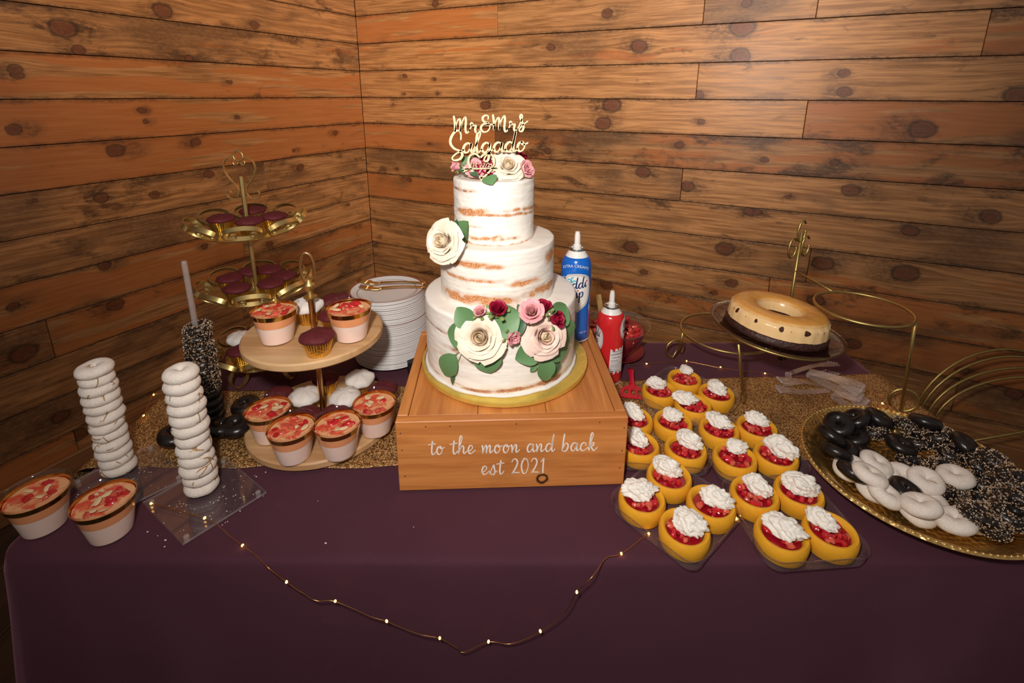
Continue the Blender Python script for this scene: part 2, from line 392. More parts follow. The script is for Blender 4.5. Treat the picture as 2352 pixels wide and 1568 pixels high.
M['wrapper'] = foil('gold_foil_wrapper', (0.90, 0.58, 0.14), 0.30, 300.0, 0.25)
M['silverwrap'] = foil('pale_gold_foil_wrapper', (0.85, 0.74, 0.48), 0.28, 300.0, 0.25)
def hammered():
    t = NT('hammered_gold'); o = t.obj(); d = t.vor(o, 105.0, 'SMOOTH_F1', rnd=0.45); n2 = t.noise(o, 30.0, 2)
    t.P(Base_Color=t.mix(n2, (0.86, 0.55, 0.18), (0.97, 0.70, 0.29)), Metallic=1.0, Roughness=0.36); t.bump(d, 0.9, 0.006); return t.mat
M['hammer'] = hammered()
M['brass'] = simple('antique_gold_metal', (0.72, 0.54, 0.22), 0.42, 1.0, 0.2, 40.0, 0.08, 300.0)
M['brassdark'] = simple('gold_wire_metal', (0.52, 0.39, 0.14), 0.42, 1.0, 0.15, 40.0)
M['copper'] = simple('brushed_gold_rod', (0.70, 0.42, 0.17), 0.28, 1.0, 0.1, 40.0)
M['goldplastic'] = simple('polished_gold_plastic', (0.85, 0.48, 0.15), 0.18, 1.0, 0.08, 40.0)
M['goldband'] = simple('gold_rim_band', (0.70, 0.44, 0.11), 0.16, 1.0, 0.1, 90.0)
M['clear'] = clear('clear_plastic', (1, 1, 1), 1.45, 0.04, 0.8)
M['clamshell'] = clear('clear_clamshell_plastic', (0.97, 0.97, 0.97), 1.5, 0.06, 1.1, 0.03, (0.8, 0.8, 0.8))
M['acrylic'] = clear('clear_acrylic', (0.95, 0.95, 0.95), 1.49, 0.02, 1.0, 0.015)
M['acryledge'] = clear('acrylic_edge', (0.9, 0.9, 0.9), 1.49, 0.1, 1.2, 0.22, (0.75, 0.68, 0.66))
M['tongs'] = clear('clear_tong_plastic', (0.92, 0.90, 0.90), 1.5, 0.08, 1.6, 0.20, (0.72, 0.64, 0.62))
M['smoke'] = clear('smoked_glass', (0.55, 0.50, 0.46), 1.5, 0.03, 1.2)
M['bowlglass'] = clear('clear_glass', (0.86, 0.84, 0.83), 1.5, 0.02, 1.3, 0.02)
M['panna'] = simple('panna_cotta', (0.92, 0.70, 0.61), 0.4, 0, 0.03, 50, sss=0.15)
M['peach'] = simple('peach_jelly', (0.86, 0.36, 0.16), 0.2, 0, 0.06, 40, sss=0.2)
def jelly_top():
    t = NT('fruit_jelly_top'); o = t.obj(); f = t.noise(o, 55.0, 3, 0.5, 0.6)
    t.P(Base_Color=t.mix(t.mr(f, 0.42, 0.6), (0.86, 0.44, 0.22), (0.72, 0.09, 0.05)), Roughness=0.08, Subsurface_Weight=0.15, Subsurface_Radius=(0.01, 0.004, 0.002), Subsurface_Scale=1.0); t.bump(f, 0.15, 0.002); return t.mat
M['jelly'] = jelly_top()
M['straw'] = simple('strawberry_flesh', (0.62, 0.022, 0.03), 0.18, 0, 0.3, 90.0, 0.25, 300.0, 0.001, 0.6)
M['strawlight'] = simple('pale_strawberry_flesh', (0.80, 0.13, 0.08), 0.15, 0, 0.3, 90.0, 0.2, 300.0, 0.001, 0.6)
M['almond'] = simple('almond_flake', (0.84, 0.62, 0.36), 0.3, 0, 0.1, 80)
M['velvet'] = simple('red_velvet_sponge', (0.125, 0.0155, 0.021), 0.66, 0, 0.25, 150.0, 0.5, 500.0, 0.0015, 0.3)
M['icing'] = simple('white_icing', (0.80, 0.765, 0.72), 0.6, 0, 0.06, 60.0, 0.3, 160.0, 0.002, sss=0.08)
M['cream'] = simple('whipped_cream', (0.87, 0.83, 0.76), 0.55, 0, 0.04, 90.0, 0.25, 260.0, 0.0015, sss=0.12)
def powdered(name, cr):
    t = NT(name); o = t.obj(); f = t.noise(o, 420.0, 4, 0.7); b = t.noise(o, 75.0, 3, 0.55, 0.8); r = t.rand()
    sh = t.n('ShaderNodeCombineXYZ', {0: t.math('MULTIPLY', r, 9.0), 1: r, 2: 0.0}).outputs[0]; o2 = t.vm('ADD', o, sh)
    e = t.vor(o2, 38.0, 'DISTANCE_TO_EDGE'); g = t.noise(o2, 26.0, 2)
    crack = t.math('MULTIPLY', t.mr(t.math('ADD', e, t.math('MULTIPLY', f, 0.03)), 0.03, 0.06, 1.0, 0.0), t.mr(g, cr, cr+0.06))
    c = t.mix(t.mr(f, 0.3, 0.7), (0.72, 0.64, 0.565), (0.83, 0.765, 0.70)); c = t.mix(t.mr(b, 0.62, 0.75, 0.0, 0.25), c, (0.60, 0.47, 0.36))
    c = t.mix(crack, c, (0.42, 0.22, 0.07))
    t.P(Base_Color=c, Roughness=0.9, Specular_IOR_Level=0.2); t.bump(t.math('SUBTRACT', t.math('ADD', t.math('MULTIPLY', f, 0.3), b), t.math('MULTIPLY', crack, 1.5)), 0.5, 0.0025); return t.mat
M['powder'] = powdered('powdered_sugar_donut', 0.68); M['powdercrack'] = powdered('cracked_powdered_sugar_donut', 0.54)
M['choc'] = simple('dark_chocolate_glaze', (0.013, 0.0095, 0.009), 0.30, 0, 0.3, 60.0, 0.35, 90.0, 0.002, 0.5)
M['spr_w'] = simple('pale_nut_crumb', (0.72, 0.55, 0.40), 0.6, 0, 0.15, 200)
M['spr_t'] = simple('toasted_nut_crumb', (0.40, 0.22, 0.10), 0.6, 0, 0.2, 200)
M['spr_d'] = simple('chocolate_crumb', (0.02, 0.012, 0.01), 0.45, 0, 0.3, 200)
M['sponge'] = simple('yellow_sponge_shell', (0.83, 0.40, 0.022), 0.62, 0, 0.07, 130.0, 0.3, 600.0, 0.0008, 0.35, sss=0.12, sssr=(0.01, 0.005, 0.002))
M['ceramic'] = simple('white_plastic_plate', (0.77, 0.765, 0.76), 0.22, 0, 0.02, 30)
M['platerim'] = simple('copper_rim_line', (0.27, 0.075, 0.04), 0.3, 0.0, 0.1, 60)
M['platebeige'] = simple('brown_inner_ring_line', (0.33, 0.20, 0.18), 0.3, 0.0, 0.1, 60)
M['white'] = simple('white_plastic', (0.83, 0.81, 0.78), 0.35, 0, 0.02, 30)
M['letter'] = simple('white_vinyl_lettering', (0.84, 0.77, 0.72), 0.5, 0, 0.03, 60)
M['bluecan'] = simple('blue_can_paint', (0.004, 0.125, 0.56), 0.22, 0, 0.04, 20, coat=0.3)
M['redcan'] = simple('red_can_paint', (0.66, 0.022, 0.026), 0.22, 0, 0.04, 20, coat=0.3)
M['print_w'] = simple('white_print', (0.78, 0.77, 0.76), 0.35, 0, 0.03, 60)
M['print_g'] = simple('pale_grey_print', (0.60, 0.575, 0.56), 0.35, 0, 0.06, 60)
M['print_n'] = simple('navy_print', (0.012, 0.03, 0.12), 0.35, 0, 0.1, 60)
M['print_t'] = simple('turquoise_print', (0.01, 0.42, 0.55), 0.35, 0, 0.1, 60)
M['print_r'] = simple('red_print', (0.62, 0.02, 0.03), 0.35, 0, 0.1, 60)
M['steel'] = simple('steel_can_rim', (0.55, 0.56, 0.58), 0.25, 1.0, 0.1, 60)
M['redplastic'] = simple('red_plastic', (0.62, 0.008, 0.035), 0.3, 0, 0.08, 30)
M['redplate'] = simple('dark_red_saucer', (0.24, 0.012, 0.03), 0.25, 0, 0.1, 30)
M['petal'] = simple('cream_rose_petal', (0.86, 0.74, 0.60), 0.5, 0, 0.05, 40.0, 0.15, 160.0, 0.001, 0.3, sss=0.12, sssr=(0.008, 0.005, 0.003))
M['petalcore'] = simple('peach_rose_heart_petal', (0.93, 0.77, 0.55), 0.5, 0, 0.07, 60.0, 0.15, 160.0, 0.001, 0.3, sss=0.12)
M['blush'] = simple('blush_rose_petal', (0.85, 0.64, 0.55), 0.5, 0, 0.06, 40.0, 0.15, 160.0, 0.001, 0.3, sss=0.12)
M['pink'] = simple('pink_rose_petal', (0.80, 0.36, 0.38), 0.5, 0, 0.12, 60.0, 0.15, 160.0, 0.001, 0.3, sss=0.1)
M['crimson'] = simple('crimson_rose_petal', (0.33, 0.006, 0.035), 0.5, 0, 0.3, 90.0, 0.15, 160.0, 0.001, 0.3)
M['leaf'] = simple('eucalyptus_leaf', (0.125, 0.26, 0.105), 0.45, 0, 0.14, 40.0, 0.15, 120.0, 0.001)
M['leafdark'] = simple('dark_eucalyptus_leaf', (0.06, 0.145, 0.075), 0.45, 0, 0.14, 40.0, 0.15, 120.0, 0.001)
M['stem'] = simple('pale_green_stem', (0.35, 0.36, 0.12), 0.5, 0, 0.1, 60)
M['sepal'] = simple('green_sepal', (0.22, 0.30, 0.09), 0.5, 0, 0.15, 60)
M['wire'] = simple('copper_fairy_wire', (0.75, 0.36, 0.13), 0.3, 1.0, 0.1, 60)
t_ = NT('amber_fairy_bulb'); t_.P(Base_Color=(1, 0.6, 0.2), Emission_Color=(1.0, 0.50, 0.10), Emission_Strength=7.0); M['bulb'] = t_.mat
M['blackbox'] = simple('black_card', (0.012, 0.012, 0.013), 0.35, 0, 0.1, 30)
M['goldcard'] = simple('gold_brown_card', (0.42, 0.22, 0.07), 0.3, 0.5, 0.1, 30)
M['crumb'] = simple('sugar_crumb', (0.80, 0.74, 0.68), 0.9, 0, 0.1, 90)
M['sauce'] = simple('strawberry_sauce', (0.36, 0.008, 0.018), 0.12, 0, 0.3, 60, 0.2, 90, 0.002)
def flan_mat():
    t = NT('flan_custard'); o = t.obj(); m = t.attr('choc'); cr = t.attr('caramel'); f = t.noise(o, 90.0, 4, 0.6); f2 = t.noise(o, 45.0, 3)
    mm = t.mr(t.math('ADD', m, t.math('MULTIPLY', t.math('SUBTRACT', f, 0.5), 0.45)), 0.46, 0.55)
    c = t.mix(t.mr(t.math('ADD', cr, t.math('MULTIPLY', t.math('SUBTRACT', f2, 0.5), 0.5)), 0.3, 0.7), (0.85, 0.58, 0.28), (0.72, 0.34, 0.07))
    c = t.mix(mm, c, (0.06, 0.018, 0.012))
    t.P(Base_Color=c, Roughness=t.math('ADD', 0.16, t.math('MULTIPLY', f, 0.2)), Subsurface_Weight=0.1, Subsurface_Radius=(0.008, 0.004, 0.002), Subsurface_Scale=1.0); t.bump(f, 0.1, 0.002); return t.mat
M['flan'] = flan_mat()
M['brownie'] = simple('chocolate_cake_base', (0.05, 0.016, 0.012), 0.5, 0, 0.3, 120, 0.8, 140.0, 0.003)

# ================================================================== the room
KC = 3.10                                             # camera to room corner
AZC, AZR = -0.2877, 2.0392
CORNER = Vector((KC*sin(AZC), KC*cos(AZC), 0))
PW = 0.0472*KC; Z0 = CH-0.0063*KC                     # plank height, height of one known joint
DR = Vector((sin(AZR), cos(AZR), 0)); DL = Vector((-cos(AZR), sin(AZR), 0))   # wall x axes
def wall_sz(px, py, side):
    r = ray(px, py); n = Vector((-DR.y, DR.x, 0)) if side == 'right' else Vector((-DL.y, DL.x, 0))
    t = CORNER.dot(n)/(r.x*n.x+r.y*n.y)
    p = Vector((r.x*t, r.y*t, 0)); d = DR if side == 'right' else DL
    return (p-CORNER).dot(d), CH+r.z*t
KN = {'left': [(372, 25, 15), (145, 65, 17), (585, 57, 10), (35, 160, 8), (40, 172, 7), (527, 188, 6), (325, 253, 6), (335, 280, 5), (545, 270, 5), (265, 345, 13), (450, 327, 9),
               (32, 298, 9), (15, 270, 11), (770, 305, 7), (772, 272, 4), (180, 116, 9), (435, 135, 8), (478, 200, 5), (690, 385, 9), (355, 447, 8), (480, 400, 9), (232, 455, 10), (470, 565, 6), (800, 470, 6), (265, 700, 12), (55, 812, 16), (30, 705, 8), (140, 955, 11), (180, 1000, 13), (240, 610, 9), (620, 560, 8)],
      'right': [(1115, 242, 12), (1265, 108, 9), (1468, 106, 15), (1405, 242, 18), (1385, 283, 16), (1705, 62, 20), (1700, 128, 16), (1930, 48, 18), (1895, 75, 12), (1605, 217, 9), (1938, 169, 8), (1938, 211, 10),
                (2118, 297, 17), (1580, 428, 13), (1478, 395, 14), (1450, 567, 15), (1665, 570, 16), (1890, 605, 16), (2080, 628, 18), (2092, 530, 11), (1740, 487, 8), (1955, 437, 13), (1000, 8, 9), (1395, 30, 11), (845, 122, 7),
                (1070, 120, 7), (930, 175, 6), (1000, 182, 4), (930, 216, 4), (1005, 214, 5), (1430, 195, 7), (1075, 189, 4), (1610, 280, 6), (1257, 346, 9), (1560, 333, 8), (1757, 367, 6), (1917, 374, 7), (2082, 378, 6), (2340, 220, 16), (940, 412, 8), (1720, 486, 10),
                (2275, 497, 13), (1680, 650, 10), (1392, 655, 13), (1715, 8, 8), (1875, 690, 13), (1960, 790, 12), (850, 268, 10), (912, 388, 5), (985, 330, 4), (1480, 625, 8), (1640, 672, 6), (2330, 905, 12), (2210, 850, 9)]}
knots = {s: [wall_sz(x, y, s)+(r,) for x, y, r in L] for s, L in KN.items()}
JO = {'right': {-4: [1.15], -3: [wall_sz(1142, 4, 'right')[0], wall_sz(1617, 20, 'right')[0], wall_sz(1876, 25, 'right')[0]], -2: [wall_sz(2265, 80, 'right')[0]], 0: [wall_sz(1850, 270, 'right')[0]],
                1: [wall_sz(1136, 315, 'right')[0]], 2: [wall_sz(1565, 425, 'right')[0]], 4: [2.35], 5: [wall_sz(1768, 645, 'right')[0]], 6: [1.2], 7: [0.75, 2.9], 8: [1.9]},
      'left': {-5: [-1.2], -2: [-2.4], 3: [-2.1], 4: [wall_sz(560, 560, 'left')[0]], 6: [-0.9], 8: [-1.6]}}
TONE = {('right', 1, 0): (1.0, 1.0, 0.15), ('right', 3, 0): (0.92, 1.0, 0.45), ('right', -3, 0): (1.0, 0.85, 0.3), ('right', -1, 0): (1.1, 0.1, 0.4), ('right', 0, 0): (1.12, 0.1, 0.42),
        ('right', 1, 1): (0.82, 0.75, 0.75), ('right', 2, 0): (0.95, 0.1, 0.6), ('right', 2, 1): (1.02, 0.1, 0.45), ('right', -2, 0): (1.08, 0.35, 0.45), ('right', -1, 1): (1.05, 0.1, 0.4),
        ('left', -1, 0): (1.05, 0.75, 0.35), ('left', 0, 0): (1.0, 0.95, 0.15), ('left', 1, 0): (0.95, 0.95, 0.35), ('left', -2, 0): (1.08, 0.35, 0.7), ('left', -3, 0): (1.1, 0.1, 0.45), ('left', 2, 0): (0.98, 0.2, 0.6), ('left', 4, 1): (0.9, 0.9, 0.2), ('left', 5, 0): (0.9, 0.8, 0.5)}
def build_wall(side, length):
    d = DR if side == 'right' else DL
    w = MB().box(((length/2 if side == "right" else -length/2), 0.055, 1.35), (length+0.16, 0.06, 2.7)).build('wall_'+side, M['blackbox'], None, 0, CORNER, atan2(d.y, d.x))
    tag(w, 'stained knotty pine plank wall on the %s of the corner' % side, 'wall', None, 'structure')
    rr = random.Random(11 if side == 'right' else 23)
    i = -9
    while True:
        zt = Z0-i*PW; zb = zt-PW
        if zt <= 0.01: break
        zb = max(zb, 0.0)
        js = sorted(abs(j) for j in JO[side].get(i, [rr.uniform(0.5, length-0.5)]))
        ends = [0.0]+js+[length]
        for k in range(len(ends)-1):
            a, b = ends[k], ends[k+1]
            if b-a < 0.05: continue
            cx = (a+b)/2 if side == 'right' else -(a+b)/2
            y = 0.010+rr.uniform(-0.0015, 0.0015)
            o = MB().box((0, 0, 0), (b-a-0.002, 0.02, zt-zb-0.0022), 0, 0.0016).build('plank', M['plank'], w, 0, (cx, y, (zt+zb)/2))
            tn = TONE.get((side, i, k)) or (rr.uniform(0.82, 1.1), rr.choice((0.0, 0.2, 0.5, 0.9)), rr.uniform(0.3, 0.75))
            o['tone'] = tn
            loc = [(s-cx, z-(zt+zb)/2, r*0.00150) for s, z, r in knots[side] if zb-0.01 <= z <= zt+0.01 and min(abs(s-cx), 9) <= (b-a)/2]
            while len(loc) < 4 and rr.random() < (0.2 if len(loc) else 0.5):
                q = (rr.uniform(-(b-a)/2, (b-a)/2), rr.uniform(-0.05, 0.05), rr.uniform(0.004, 0.009)); loc.append(q)
            loc = loc[:4]+[(90.0, 90.0, 0.001)]*(4-len(loc[:4]))
            for nm, q in zip(('knot_a', 'knot_b', 'knot_c', 'knot_d'), loc): o[nm] = q
        i += 1
    bb = MB().box(((length/2 if side == 'right' else -length/2), -0.011, 0.065), (length-0.02, 0.018, 0.13), 0, 0.004).build('baseboard_'+side, M['base'], None, 0, CORNER, atan2(d.y, d.x))
    tag(bb, 'plain brown baseboard along the foot of the %s plank wall' % side, 'baseboard', None, 'structure')
    return w
build_wall('right', 4.2); build_wall('left', 3.4)
fl_ = thing('floor', 'dark wooden floorboards under the table', 'floor', kind='structure')
for i in range(34):
    xx = -2.6+i*0.19
    MB().box((0, 0, 0), (6.6, 0.186, 0.02), 0, 0.0015).build('floorboard', M['floor'], fl_, 0, (xx, 1.0, -0.0105), pi/2)

# ================================================================== tablecloth and runner
XL, XR, YF, YB = -0.757, 0.883, 0.578, 1.228
CT = 0.0
def perim(n_side, rc=0.03):
    pts = []
    def seg(a, b, n):
        for i in range(n): pts.append(Vector((a[0]+(b[0]-a[0])*i/n, a[1]+(b[1]-a[1])*i/n, 0)))
    def arc(c, a0, n=8):
        for i in range(n): a = a0+pi/2*i/n; pts.append(Vector((c[0]+rc*cos(a), c[1]+rc*sin(a), 0)))
    seg((XL+rc, YF), (XR-rc, YF), n_side); arc((XR-rc, YF+rc), -pi/2); seg((XR, YF+rc), (XR, YB-rc), n_side//2); arc((XR-rc, YB-rc), 0)
    seg((XR-rc, YB), (XL+rc, YB), n_side//2); arc((XL+rc, YB-rc), pi/2); seg((XL, YB-rc), (XL, YF+rc), n_side//2); arc((XL+rc, YF+rc), pi)
    return pts
def cloth():
    pr_ = perim(150); n = len(pr_); cx, cy = (XL+XR)/2, (YF+YB)/2
    nr = [];
    for i, p in enumerate(pr_):
        a, b = pr_[i-1], pr_[(i+1) % n]; t = (b-a).normalized(); nr.append(Vector((t.y, -t.x, 0)))
    vs = []; fs = []
    ks = [0.0, 0.15, 0.3, 0.45, 0.58, 0.7, 0.8, 0.88, 0.94, 0.975, 0.992]
    for k in ks:
        for p in pr_:
            x = cx+(p.x-cx)*k; y = cy+(p.y-cy)*k
            vs.append((x, y, TT-0.0006+0.0005*nz((x*7, y*7, 3))))
    s = 0.0; per = []
    for i, p in enumerate(pr_): per.append(s); s += (pr_[(i+1) % n]-p).length
    # rolled edge then the drop
    drops = [(0.004, 0.0012), (0.008, 0.004), (0.010, 0.010)]+[(None, 0.010+(0.725-0.010)*((j+1)/26)**1.15) for j in range(26)]
    for r_, dz in drops:
        for i, p in enumerate(pr_):
            if r_ is not None: off = r_
            else:
                g = min(1.0, dz/0.45)
                f = (0.55*sin(per[i]*21+2.2*nz((per[i]*2.2, 1.7, 0)))+0.9*nz((per[i]*5.5, dz*1.3, 4.0))+0.35*nz((per[i]*13, dz*2, 9.0)))
                off = 0.011+0.010*g+0.022*g*f+0.003*nz((per[i]*9, dz*8, 2))
                corner = min(abs(p.x-XL), abs(p.x-XR))+min(abs(p.y-YF), abs(p.y-YB))
                if corner < 0.10: off += (0.10-corner)*0.55*g
                if off < 0.004: off = 0.004
            v = p+nr[i]*off; vs.append((v.x, v.y, TT-dz-0.0006))
    R = len(ks)+len(drops)
    for j in range(R-1):
        for i in range(n):
            l = (i+1) % n; fs.append((j*n+i, j*n+l, (j+1)*n+l, (j+1)*n+i))
    m = MB(); m.add(vs, fs); o = m.build('tablecloth', M['cloth'], None, 180)
    return tag(o, 'dark plum tablecloth draped to the floor over the long table', 'tablecloth')
cloth()
def runner():
    bl, br = P(370, 903, TT), P(1968, 861, TT); flp, frp = P(165, 1081, TT), Vector((0.883, 0.79, TT))
    m = MB(); nx, ny = 150, 34; drop = 0.10
    ext = drop/(XR-XL)
    def fn(u, v):
        U = -ext+u*(1+2*ext)
        x0 = XL-0.004; x1 = XR+0.004
        x = x0+(x1-x0)*min(max(U, 0), 1); hang = max(-U, U-1, 0)*(XR-XL)
        def yl(a, b): return a.y+(b.y-a.y)*(x-a.x)/(b.x-a.x)
        yb = yl(bl, br)+0.006*nz((x*6, 0, 1)); yf = yl(flp, frp)+0.014*nz((x*5, 5, 1))+0.006*nz((x*21, 5, 1))
        y = yf+(yb-yf)*v
        edge = max(0, 1-v*5)
        z = TT+0.0012+0.0006*nz((x*16, y*16, 2))+(0.006*max(0, nz((x*11+3, y*12, 7)))*(0.25+edge) if x < -0.545 else 0.0)
        if hang > 0:
            r = 0.034 if U < 0 else 0.012
            if hang < r: z -= r*(1-cos(hang/r*pi/2)); ox = r*sin(hang/r*pi/2)+0.004
            else: z -= hang; ox = r+0.004+0.16*(hang-r)
            ox += 0.006
            x += -ox if U < 0 else ox
            if U < 0: pass
        return (x, y, z)
    m.grid(nx, ny, fn); o = m.build('table_runner', M['sequin'], None, 180)
    sm = o.modifiers.new('thickness', 'SOLIDIFY'); sm.thickness = 0.0008; sm.offset = 1
    tag(o, 'gold sequin table runner laid along the plum tablecloth', 'table runner')
runner()

# ================================================================== lettering (pen strokes, x-height 1)
GL = {
 'a': (1.0, [[(.74, .78), (.5, 1.0), (.2, .82), (.06, .4), (.2, .04), (.45, .1), (.68, .55), (.78, .98)], [(.78, .98), (.72, .45), (.8, .06), (.95, .08), (1.12, .3)]]),
 'b': (.95, [[(.32, 2.1), (.2, 1.2), (.1, .0)], [(.1, 0), (.3, .7), (.55, .98), (.76, .75), (.7, .3), (.45, .0), (.16, .06)]]),
 'c': (.85, [[(.62, .62), (.72, .82), (.5, 1.0), (.2, .82), (.08, .4), (.25, .02), (.55, .08), (.95, .42)]]),
 'd': (1.05, [[(.74, .78), (.5, 1.0), (.2, .82), (.06, .4), (.2, .04), (.45, .1), (.7, .6), (.98, 2.1)], [(.98, 2.1), (.8, 1.0), (.76, .3), (.86, .04), (1.0, .1), (1.15, .34)]]),
 'e': (.85, [[(.0, .25), (.35, .4), (.62, .72), (.5, .98), (.25, .9), (.1, .45), (.26, .04), (.55, .08), (.95, .45)]]),
 'g': (1.05, [[(.74, .78), (.5, 1.0), (.2, .82), (.06, .4), (.2, .04), (.45, .1), (.68, .55), (.78, .98)], [(.78, .98), (.74, .1), (.6, -.75), (.36, -.95), (.26, -.65), (.6, -.12), (1.12, .35)]]),
 'h': (1.0, [[(-.02, .2), (.32, 1.1), (.54, 1.85), (.46, 2.15), (.3, 1.9), (.2, 1.0), (.1, .0)], [(.1, 0), (.3, .65), (.55, .97), (.7, .78), (.66, .3), (.78, .03), (1.1, .36)]]),
 'i': (.5, [[(.0, .3), (.22, .98)], [(.22, .98), (.18, .4), (.26, .04), (.5, .3)]]),
 'k': (1.0, [[(-.02, .2), (.32, 1.1), (.54, 1.85), (.46, 2.15), (.3, 1.9), (.2, 1.0), (.1, .0)], [(.14, .4), (.45, .95), (.66, .88), (.52, .58), (.22, .5)], [(.3, .52), (.52, .2), (.72, .0), (1.12, .4)]]),
 'l': (.62, [[(-.1, .2), (.3, 1.1), (.56, 1.9), (.46, 2.2), (.28, 1.8), (.2, .8), (.28, .08), (.42, .04), (.7, .36)]]),
 'm': (1.28, [[(.02, .98), (.1, .5), (.1, .0)], [(.1, 0), (.26, .65), (.44, .97), (.54, .75), (.52, 0)], [(.52, 0), (.68, .65), (.86, .97), (.96, .75), (.92, .28), (1.0, .03), (1.32, .36)]]),
 'n': (.95, [[(.02, .98), (.1, .5), (.1, .0)], [(.1, 0), (.28, .65), (.48, .97), (.6, .75), (.56, .28), (.66, .03), (1.0, .36)]]),
 'o': (.9, [[(.5, 1.0), (.22, .85), (.08, .4), (.25, .02), (.5, .1), (.7, .5), (.6, .9), (.5, 1.0), (.46, .82), (.66, .7), (1.0, .88)]]),
 'p': (.95, [[(.1, 1.0), (.12, 0.0), (.06, -1.0)], [(.1, .2), (.3, .8), (.55, .98), (.75, .7), (.65, .2), (.4, .02), (.14, .15)]]),
 'r': (.82, [[(-.05, .15), (.15, .8), (.28, 1.12), (.18, 1.2), (.14, 1.0), (.34, .86), (.56, .84), (.5, .35), (.6, .03), (.85, .3)]]),
 's': (.78, [[(-.05, .1), (.25, .7), (.42, 1.12), (.5, .75), (.58, .3), (.42, .0), (.12, .05), (.1, .22)], [(.5, .1), (.85, .4)]]),
 'z': (.78, [[(-.05, .1), (.3, 1.1), (.44, 1.8), (.34, 2.0), (.24, 1.7), (.42, 1.1), (.56, .5), (.42, .0), (.2, .0), (.2, .3), (.5, .75), (.95, 1.2)]]),
 't': (.62, [[(.36, 1.62), (.26, .9), (.22, .3), (.32, .02), (.5, .1), (.7, .36)], [(-.18, 1.18), (.72, 1.3)]]),
 'w': (1.2, [[(.05, .95), (.12, .2), (.3, .02), (.5, .5), (.6, .95)], [(.6, .95), (.62, .2), (.8, .02), (1.0, .5), (1.05, .98)]]),
 'M': (1.45, [[(.02, 2.1), (.1, 1.2), (.1, .2)], [(.1, .2), (.25, 1.2), (.5, 1.72), (.6, 1.3), (.58, .2)], [(.58, .2), (.74, 1.2), (1.02, 1.9), (1.12, 1.5), (1.06, .5), (1.14, .04), (1.28, .05), (1.5, .4)]]),
 'R': (1.15, [[(.3, 1.9), (.22, 1.0), (.12, 0)], [(.0, 1.5), (.3, 1.95), (.7, 1.9), (.8, 1.5), (.55, 1.1), (.25, 1.0)], [(.4, 1.05), (.65, .5), (1.0, .05)]]),
 'S': (1.35, [[(1.2, 1.35), (1.22, 1.9), (1.05, 2.3), (.7, 2.2), (.35, 1.6), (.3, 1.0), (.6, .5), (1.1, .2), (1.3, -.15), (1.1, -.6), (.6, -.75), (.4, -.5), (.7, -.1), (1.3, .25), (1.45, .35)]]),
 '&': (1.3, [[(.86, 1.55), (.9, 1.9), (.65, 2.05), (.38, 1.75), (.5, 1.3), (.9, 1.15), (.45, 1.0), (.2, .55), (.4, .08), (.78, .1), (1.02, .5), (.98, .92), (.72, .85), (.9, .95), (1.45, .9)]]),
 '0': (1.0, [[(.62, 1.75), (.25, 1.5), (.1, .8), (.3, .05), (.65, .15), (.86, .9), (.74, 1.6), (.45, 1.75), (.3, 1.6)]]),
 '1': (.6, [[(.1, 1.3), (.42, 1.75)], [(.42, 1.75), (.36, .9), (.34, .0)]]),
 '2': (.95, [[(.08, 1.35), (.3, 1.72), (.62, 1.65), (.72, 1.25), (.5, .65), (.12, .05), (.2, .18), (.5, .14), (.95, .12)]]),
 '3': (.8, [[(.1, 1.5), (.4, 1.75), (.65, 1.4), (.3, .95), (.68, .55), (.4, .0), (.08, .2)]]),
 '6': (.8, [[(.6, 1.7), (.25, 1.2), (.1, .5), (.35, .0), (.65, .3), (.55, .8), (.2, .65)]]),
 '7': (.75, [[(.08, 1.6), (.7, 1.65), (.35, .7), (.28, .0)]]),
 '.': (.35, [[(.12, .0), (.16, .1)]]),
}
def strokes(text, x0=0.0, y0=0.0, size=1.0, track=0.0, slant=0.0):
    out = []; x = 0.0
    for ch in text:
        if ch == ' ': x += 0.75; continue
        adv, st = GL[ch]
        for s in st: out.append([((x+p[0]+slant*p[1])*size+x0, p[1]*size+y0) for p in s])
        x += adv+track
    return out, x*size
def pen(m, sts, w, place, thick=0.0, thin=0.55, n=7):
    # place(x,y,d): d is the height over the surface; w pen width
    for s in sts:
        pts = crom([Vector((p[0], p[1], 0)) for p in s], n)
        A = []; B = []; k = len(pts)
        for i, p in enumerate(pts):
            d = (pts[min(i+1, k-1)]-pts[max(i-1, 0)]); L = d.length or 1e-9; d = d/L
            ww = w*(thin+(1-thin)*min(1.0, max(0.0, -d.y+0.15*abs(d.x))))/2
            if i == 0 or i == k-1: ww *= 0.6
            nn = Vector((-d.y, d.x, 0)); A.append(p+nn*ww); B.append(p-nn*ww)
        # round caps
        e0 = pts[0]-(pts[1]-pts[0]).normalized()*w*0.22; e1 = pts[-1]+(pts[-1]-pts[-2]).normalized()*w*0.22
        L = [e0]+A+[e1]; R = [e0]+B+[e1]; k = len(L)
        top = [place(p.x, p.y, thick) for p in L]+[place(p.x, p.y, thick) for p in R]
        fs = [(i+k, i+k+1, i+1, i) for i in range(k-1)]
        vs = top
        if thick > 0:
            vs = top+[place(p.x, p.y, 0) for p in L]+[place(p.x, p.y, 0) for p in R]; o = 2*k
            fs += [(o+i, o+i+1, o+i+k+1, o+i+k) for i in range(k-1)]
            fs += [(i, i+1, o+i+1, o+i) for i in range(k-1)]+[(k+i+1, k+i, o+k+i, o+k+i+1) for i in range(k-1)]
        m.add(vs, fs)
